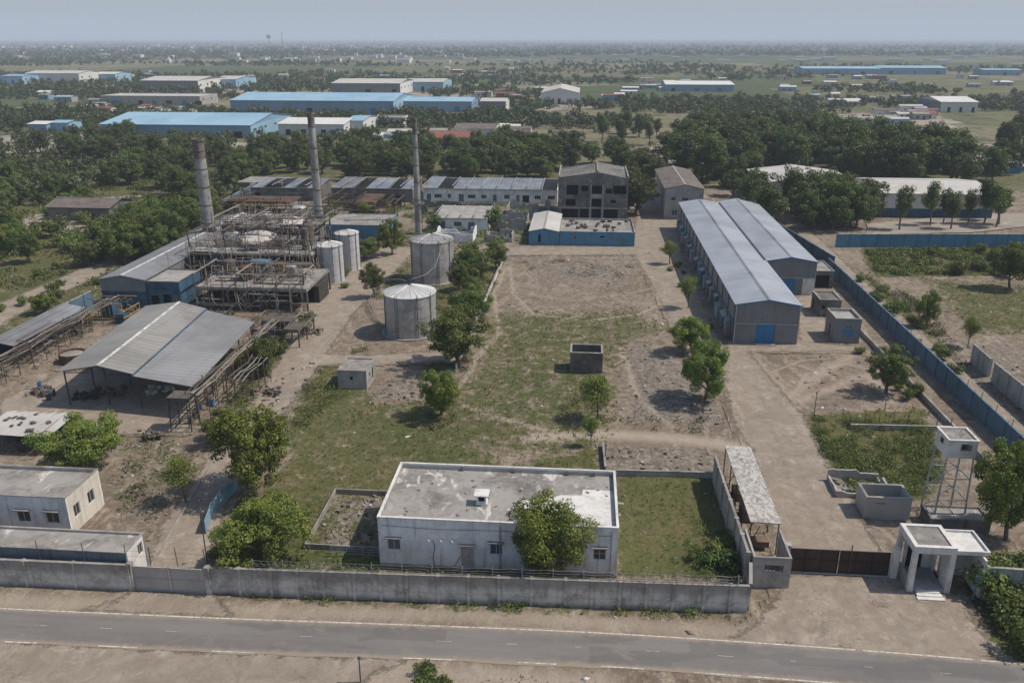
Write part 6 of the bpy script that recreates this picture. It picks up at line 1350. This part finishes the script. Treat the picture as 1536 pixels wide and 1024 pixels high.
# weeds and grass tufts
def weeds(name,label,n_,xr,yr,thr,hr,blades,seed,polys=None,mat='leaf_weed',wide=1.):
    rg=np.random.default_rng(seed);x_=rg.uniform(*xr,n_);y_=rg.uniform(*yr,n_)
    g,rb,c,fa=weights(x_[None],y_[None]);g=g[0];c=c[0]
    nn=noise2(x_,y_,2.3,7)*.6+noise2(x_,y_,.8,8)*.4;k=(g*(.45+1.1*nn)>thr)&(c<.25)&((y_>57.6)|(y_<np.interp(x_,xs,by)-.6)|((y_>np.interp(x_,xs,ty)+1.3)))
    if polys is not None:
        mm=np.zeros(n_,bool)
        for p in polys: mm|=sdf(x_[None],y_[None],pp(*p))[0]>0
        k&=mm
    FT=np.array(FOOT)
    for a,b,cc,d in FT:
        if b<-110 or cc>260: continue
        k&=~((x_>a-.2)&(x_<b+.2)&(y_>cc-.2)&(y_<d+.2))
    x_=x_[k];y_=y_[k];g=g[k];nn=nn[k];N=len(x_)
    h=rg.uniform(*hr,N)*(.4+.9*nn)
    out=[]
    for b in range(blades):
        a=rg.uniform(0,6.28,N);le=rg.uniform(.2,.9,N)*h*wide;w=h*rg.uniform(.25,.5,N)*wide
        bx=x_+rg.normal(size=N)*h*.5;by_=y_+rg.normal(size=N)*h*.5;dx=np.cos(a);dy=np.sin(a)
        z0=np.full(N,-.12);p0=np.stack([bx-dy*w*.5,by_+dx*w*.5,z0],-1);p1=np.stack([bx+dy*w*.5,by_-dx*w*.5,z0],-1)
        p2=np.stack([bx+dx*le+dy*w*.3,by_+dy*le-dx*w*.3,h*rg.uniform(.6,1.,N)],-1);p3=np.stack([bx+dx*le-dy*w*.3,by_+dy*le+dx*w*.3,h*rg.uniform(.5,.9,N)],-1)
        out.append(np.stack([p0,p1,p2,p3],1))
    V_=np.concatenate(out).reshape(-1,3);me_=np_mesh(name,V_,np.arange(len(V_)).reshape(-1,4),mat);o=bpy.data.objects.new(name,me_);COL.objects.link(o);tag(o,label,'grass' if 'grass' in name else 'weeds',None,'stuff')
weeds('grass','patchy dry grass tufts growing over the open ground of the site',95000,(-100,104),(44,235),.34,(.10,.26),3,1)
def clumps(name,label,n_,xr,yr,thr,rr,q,size,seed,polys,mat,flat=.6):
    rg=np.random.default_rng(seed);x_=rg.uniform(*xr,n_);y_=rg.uniform(*yr,n_);g,rb,c,fa=weights(x_[None],y_[None]);g=g[0];c=c[0]
    nn=noise2(x_,y_,3.,21)*.6+noise2(x_,y_,1.,22)*.4;k=(c<.2)&(nn>thr)
    mm=np.zeros(n_,bool)
    for p in polys: mm|=sdf(x_[None],y_[None],pp(*p))[0]>0
    k&=mm
    for a,b,cc,d in FOOT: k&=~((x_>a-.4)&(x_<b+.4)&(y_>cc-.4)&(y_<d+.4))
    bl=[(x_[i],y_[i],rg.uniform(*rr)*.3,rg.uniform(*rr)*(.4+nn[i])) for i in np.where(k)[0]]
    if not bl: return
    V_=leaves(bl,len(bl)*q,size,rg,squash=flat,inner=.1);V_=V_[np.repeat(V_.reshape(-1,4,3)[:,:,2].min(1)>-.1,4)]
    me_=np_mesh(name,V_,np.arange(len(V_)).reshape(-1,4),mat);o=bpy.data.objects.new(name,me_);COL.objects.link(o);tag(o,label,'weeds',None,'stuff')
PW=((1195,622),(1385,612),(1415,700),(1390,750),(1280,745),(1245,700))
clumps('weeds','tangled green weeds filling the fenced plot beside the driveway',3200,(28,52),(72,98),.42,(.35,.85),46,.085,5,[PW],'leaf_mid')
clumps('weeds','rank weeds along the inner foot of the roadside wall and the office plot',2600,(-34,18),(57,84),.56,(.25,.7),40,.08,6,[((1040,770),(1105,750),(1120,862),(1000,865)),((330,720),(330,870),(480,866),(440,760),(400,700)),((480,835),(480,865),(1110,890),(1110,862)),((315,888),(1115,916),(1115,928),(330,898)),((840,670),(905,690),(905,705),(800,700))],'leaf_mid')
clumps('weeds','low scrub around the tanks, the yard road and the trees of the works',9000,(-60,4),(80,200),.55,(.3,.9),34,.11,8,[((480,510),(560,560),(430,660),(330,740),(330,600),(430,500)),((640,430),(760,380),(720,500),(700,560),(640,560)),((520,350),(640,345),(640,400),(570,450),(520,420)),((500,520),(570,520),(560,570),(480,560)),((600,640),(640,600),(700,620),(640,660)),((830,590),(930,580),(930,640),(860,640)),((380,480),(470,470),(470,580),(380,600))],'leaf_mid')
clumps('weeds','scrub along the yard road, the plant edge and the warehouse lane',9000,(-90,30),(60,205),.54,(.3,.95),30,.12,16,[((440,430),(560,360),(590,380),(520,430),(450,520),(430,520)),((440,520),(450,540),(360,690),(330,800),(310,780),(400,600)),((165,640),(300,640),(290,700),(230,780),(170,760)),((990,390),(1022,390),(1085,510),(1060,520)),((330,470),(470,470),(430,600),(350,600)),((0,560),(60,520),(160,440),(165,470),(40,590)),((940,600),(1090,590),(1060,650),(920,640)),((780,390),(950,395),(940,420),(780,410))],'leaf_weed')
clumps('weeds','shrubs and weeds among the ruins between the plant and the blue yard block',5000,(-75,-8),(186,238),.5,(.4,1.2),26,.17,15,[((380,288),(620,288),(640,330),(380,330)),((630,300),(838,302),(800,372),(620,368))],'leaf_mid')
clumps('weeds','green crop of weeds in the field before the bright blue wall',5200,(55,110),(168,196),.46,(.4,1.),30,.17,9,[((1300,376),(1536,372),(1600,408),(1320,412))],'leaf_mid')
clumps('weeds','dry scrub on the bank between the alley and the bare ground at right',6000,(50,80),(70,175),.5,(.25,.9),30,.12,10,[((1275,400),(1380,450),(1470,560),(1400,540),(1330,460)),((1280,520),(1330,520),(1400,610),(1370,615))],'leaf_weed')
clumps('weeds','rough green scrub in the open ground left of the works',14000,(-230,-90),(90,330),.58,(.6,1.9),26,.26,12,[((-300,560),(150,430),(330,300),(380,240),(-200,240))],'leaf_mid')
a_=rng
def stones(name,label,n_,seed,fn,sr,mat='rubble',kind='stuff'):
    rg=np.random.default_rng(seed);x_=rg.uniform(-95,100,n_);y_=rg.uniform(44,215,n_)
    g,rb,c,fa=weights(x_[None],y_[None]);w=fn(g[0],rb[0],c[0],x_,y_);nn=noise2(x_,y_,1.7,12)*.6+noise2(x_,y_,7.,13)*.6
    k=rg.random(n_)<w*nn**4*3.2
    for a,b,cc,d in FOOT:
        if b<-110 or cc>260: continue
        k&=~((x_>a-.2)&(x_<b+.2)&(y_>cc-.2)&(y_<d+.2))
    x_=x_[k];y_=y_[k];N=len(x_);s=sr[0]+(sr[1]-sr[0])*rg.random(N)**3.2
    oc=np.array([(1,0,0),(0,1,0),(-1,0,0),(0,-1,0),(0,0,1),(0,0,-1)],float)
    a=rg.uniform(0,6.28,N);ca,sa=np.cos(a),np.sin(a);st=np.stack([rg.uniform(.5,1.8,N),rg.uniform(.4,1.,N),rg.uniform(.3,.8,N)],-1)
    P_=oc[None]*st[:,None]*s[:,None,None]*rg.uniform(.7,1.3,(N,6,1));X_=P_[...,0]*ca[:,None]-P_[...,1]*sa[:,None]+x_[:,None];Y_=P_[...,0]*sa[:,None]+P_[...,1]*ca[:,None]+y_[:,None]
    V_=np.stack([X_,Y_,P_[...,2]+.0+mound_at(x_,y_)[:,None]],-1).reshape(-1,3)
    F_=np.array([(0,1,4),(1,2,4),(2,3,4),(3,0,4),(1,0,5),(2,1,5),(3,2,5),(0,3,5)]);Q_=(np.arange(N)[:,None,None]*6+F_[None]).reshape(-1,3)
    o=bpy.data.objects.new(name,np_mesh(name,V_,Q_,mat));COL.objects.link(o);tag(o,label,'rubble',None,kind)
def mound_at(x_,y_):
    i=np.clip(np.searchsorted(gx,x_),0,nx-1);j=np.clip(np.searchsorted(gy,y_),0,ny-1);return hz[j,i]
stones('rubble','broken bricks, stones and litter strewn over the bare ground',60000,5,lambda g,r,c,x_,y_:(.08+r*.34)*(1-c*.85)*np.where((y_<57.5)&(y_>53.5),.35,1)*np.where((y_>49)&(y_<56)&(np.abs(x_)<200)&(y_<np.interp(x_,xs,ty)+.6)&(y_>np.interp(x_,xs,by)-.4),0,1),(.06,.42))
def sticks():
    rs=random.Random(9);m=MB();c=0
    AR=[((780,385),(960,385),(1000,480),(740,480)),((930,510),(1060,560),(1100,640),(930,640)),((905,668),(1075,675),(1075,712),(905,706)),((474,820),(500,742),(578,742),(566,820)),((560,570),(640,560),(640,605),(560,605)),((170,650),(300,640),(250,780),(160,790)),((400,560),(480,540),(430,620),(380,640)),((460,300),(800,320),(790,365),(470,360)),((1200,530),(1370,530),(1380,600),(1210,610)),((0,560),(100,520),(160,470),(60,600)),((1420,500),(1600,560),(1600,640),(1480,600))]
    for A_ in AR:
        P_=pp(*A_);xs_=[p[0] for p in P_];ys_=[p[1] for p in P_];n_=46;k=0;t=0
        while k<n_ and t<900:
            t+=1;x_=rs.uniform(min(xs_),max(xs_));y_=rs.uniform(min(ys_),max(ys_))
            if not inpoly(x_,y_,P_) or blocked(x_,y_,.3): continue
            k+=1;z=float(mound_at(np.array(x_),np.array(y_)));an=rs.uniform(0,6.3)
            if rs.random()<.4: L=rs.uniform(.4,1.4);m.tube((x_,y_,z+.04),(x_+L*math.cos(an),y_+L*math.sin(an),z+rs.uniform(.05,.2)),rs.uniform(.02,.045),n=4,k=rs.choice([0,1,2]))
            else: m.cbox((x_,y_,z+.08),rs.uniform(.12,.55),rs.uniform(.1,.4),rs.uniform(.06,.25),an,rs.choice([0,1,1,1,2,3]),rs.uniform(-.4,.4))
    solo(m,'debris',('bark','pipe_pale','junk_white','dark_rubbish'),'sticks, masonry lumps and rubbish scattered over the waste ground of the works','debris',0,100,kind='stuff')
sticks()
# ------------------------------------------------------------------ haze, sky, sun, camera
def haze():
    m=bpy.data.materials.new('haze');m.use_nodes=True;t=m.node_tree;t.nodes.clear();o=t.nodes.new('ShaderNodeOutputMaterial')
    a=t.nodes.new('ShaderNodeVolumeAbsorption');e=t.nodes.new('ShaderNodeEmission');ad=t.nodes.new('ShaderNodeAddShader')
    s=1/HAZE_D;a.inputs['Color'].default_value=(0,0,0,1);a.inputs['Density'].default_value=s
    e.inputs['Color'].default_value=(*HAZE_C,1);e.inputs['Strength'].default_value=s  # volume glows in the haze colour, standing in for scattered daylight
    t.links.new(a.outputs[0],ad.inputs[0]);t.links.new(e.outputs[0],ad.inputs[1]);t.links.new(ad.outputs[0],o.inputs['Volume']);M['haze']=m
    b=MB().box(-42000,42000,-3000,52000,-6,420)
    h=part(b,'haze','haze');h['kind']='structure'
HAZE_D=5600.;HAZE_C=(.425,.49,.585)
haze()
w=bpy.data.worlds.new('World');SC.world=w;w.use_nodes=True;t=w.node_tree;bg=t.nodes['Background'];sk=t.nodes.new('ShaderNodeTexSky');sk.sky_type='NISHITA';sk.sun_disc=False
EL,AZ=54,8
sk.sun_elevation=R(EL);sk.sun_rotation=R(90-AZ);sk.air_density=1.3;sk.dust_density=1.6;sk.ozone_density=2.2;sk.altitude=100
t.links.new(sk.outputs[0],bg.inputs[0]);bg.inputs[1].default_value=.1
ld=bpy.data.lights.new('sun','SUN');ld.energy=4.3;ld.angle=R(.7);ld.color=(1.,.905,.78);lo=bpy.data.objects.new('sun',ld);COL.objects.link(lo)
dv=Vector((math.cos(R(EL))*math.cos(R(AZ)),math.cos(R(EL))*math.sin(R(AZ)),math.sin(R(EL))));lo.rotation_euler=dv.to_track_quat('Z','Y').to_euler();lo.location=(60,20,120)
cd=bpy.data.cameras.new('camera');cd.lens=FOC/1536*36;cd.sensor_width=36;cd.clip_start=.5;cd.clip_end=120000;co=bpy.data.objects.new('camera',cd);COL.objects.link(co)
co.location=(0,0,HCAM);co.rotation_euler=(math.pi/2-PITCH,0,YAW);SC.camera=co
SC.view_settings.view_transform='Standard';SC.view_settings.look='None';SC.view_settings.exposure=0;SC.view_settings.gamma=1
SC.cycles.max_bounces=5;SC.cycles.diffuse_bounces=3;SC.cycles.glossy_bounces=2;SC.cycles.transmission_bounces=2;SC.cycles.volume_bounces=0
SC.cycles.use_denoising=True
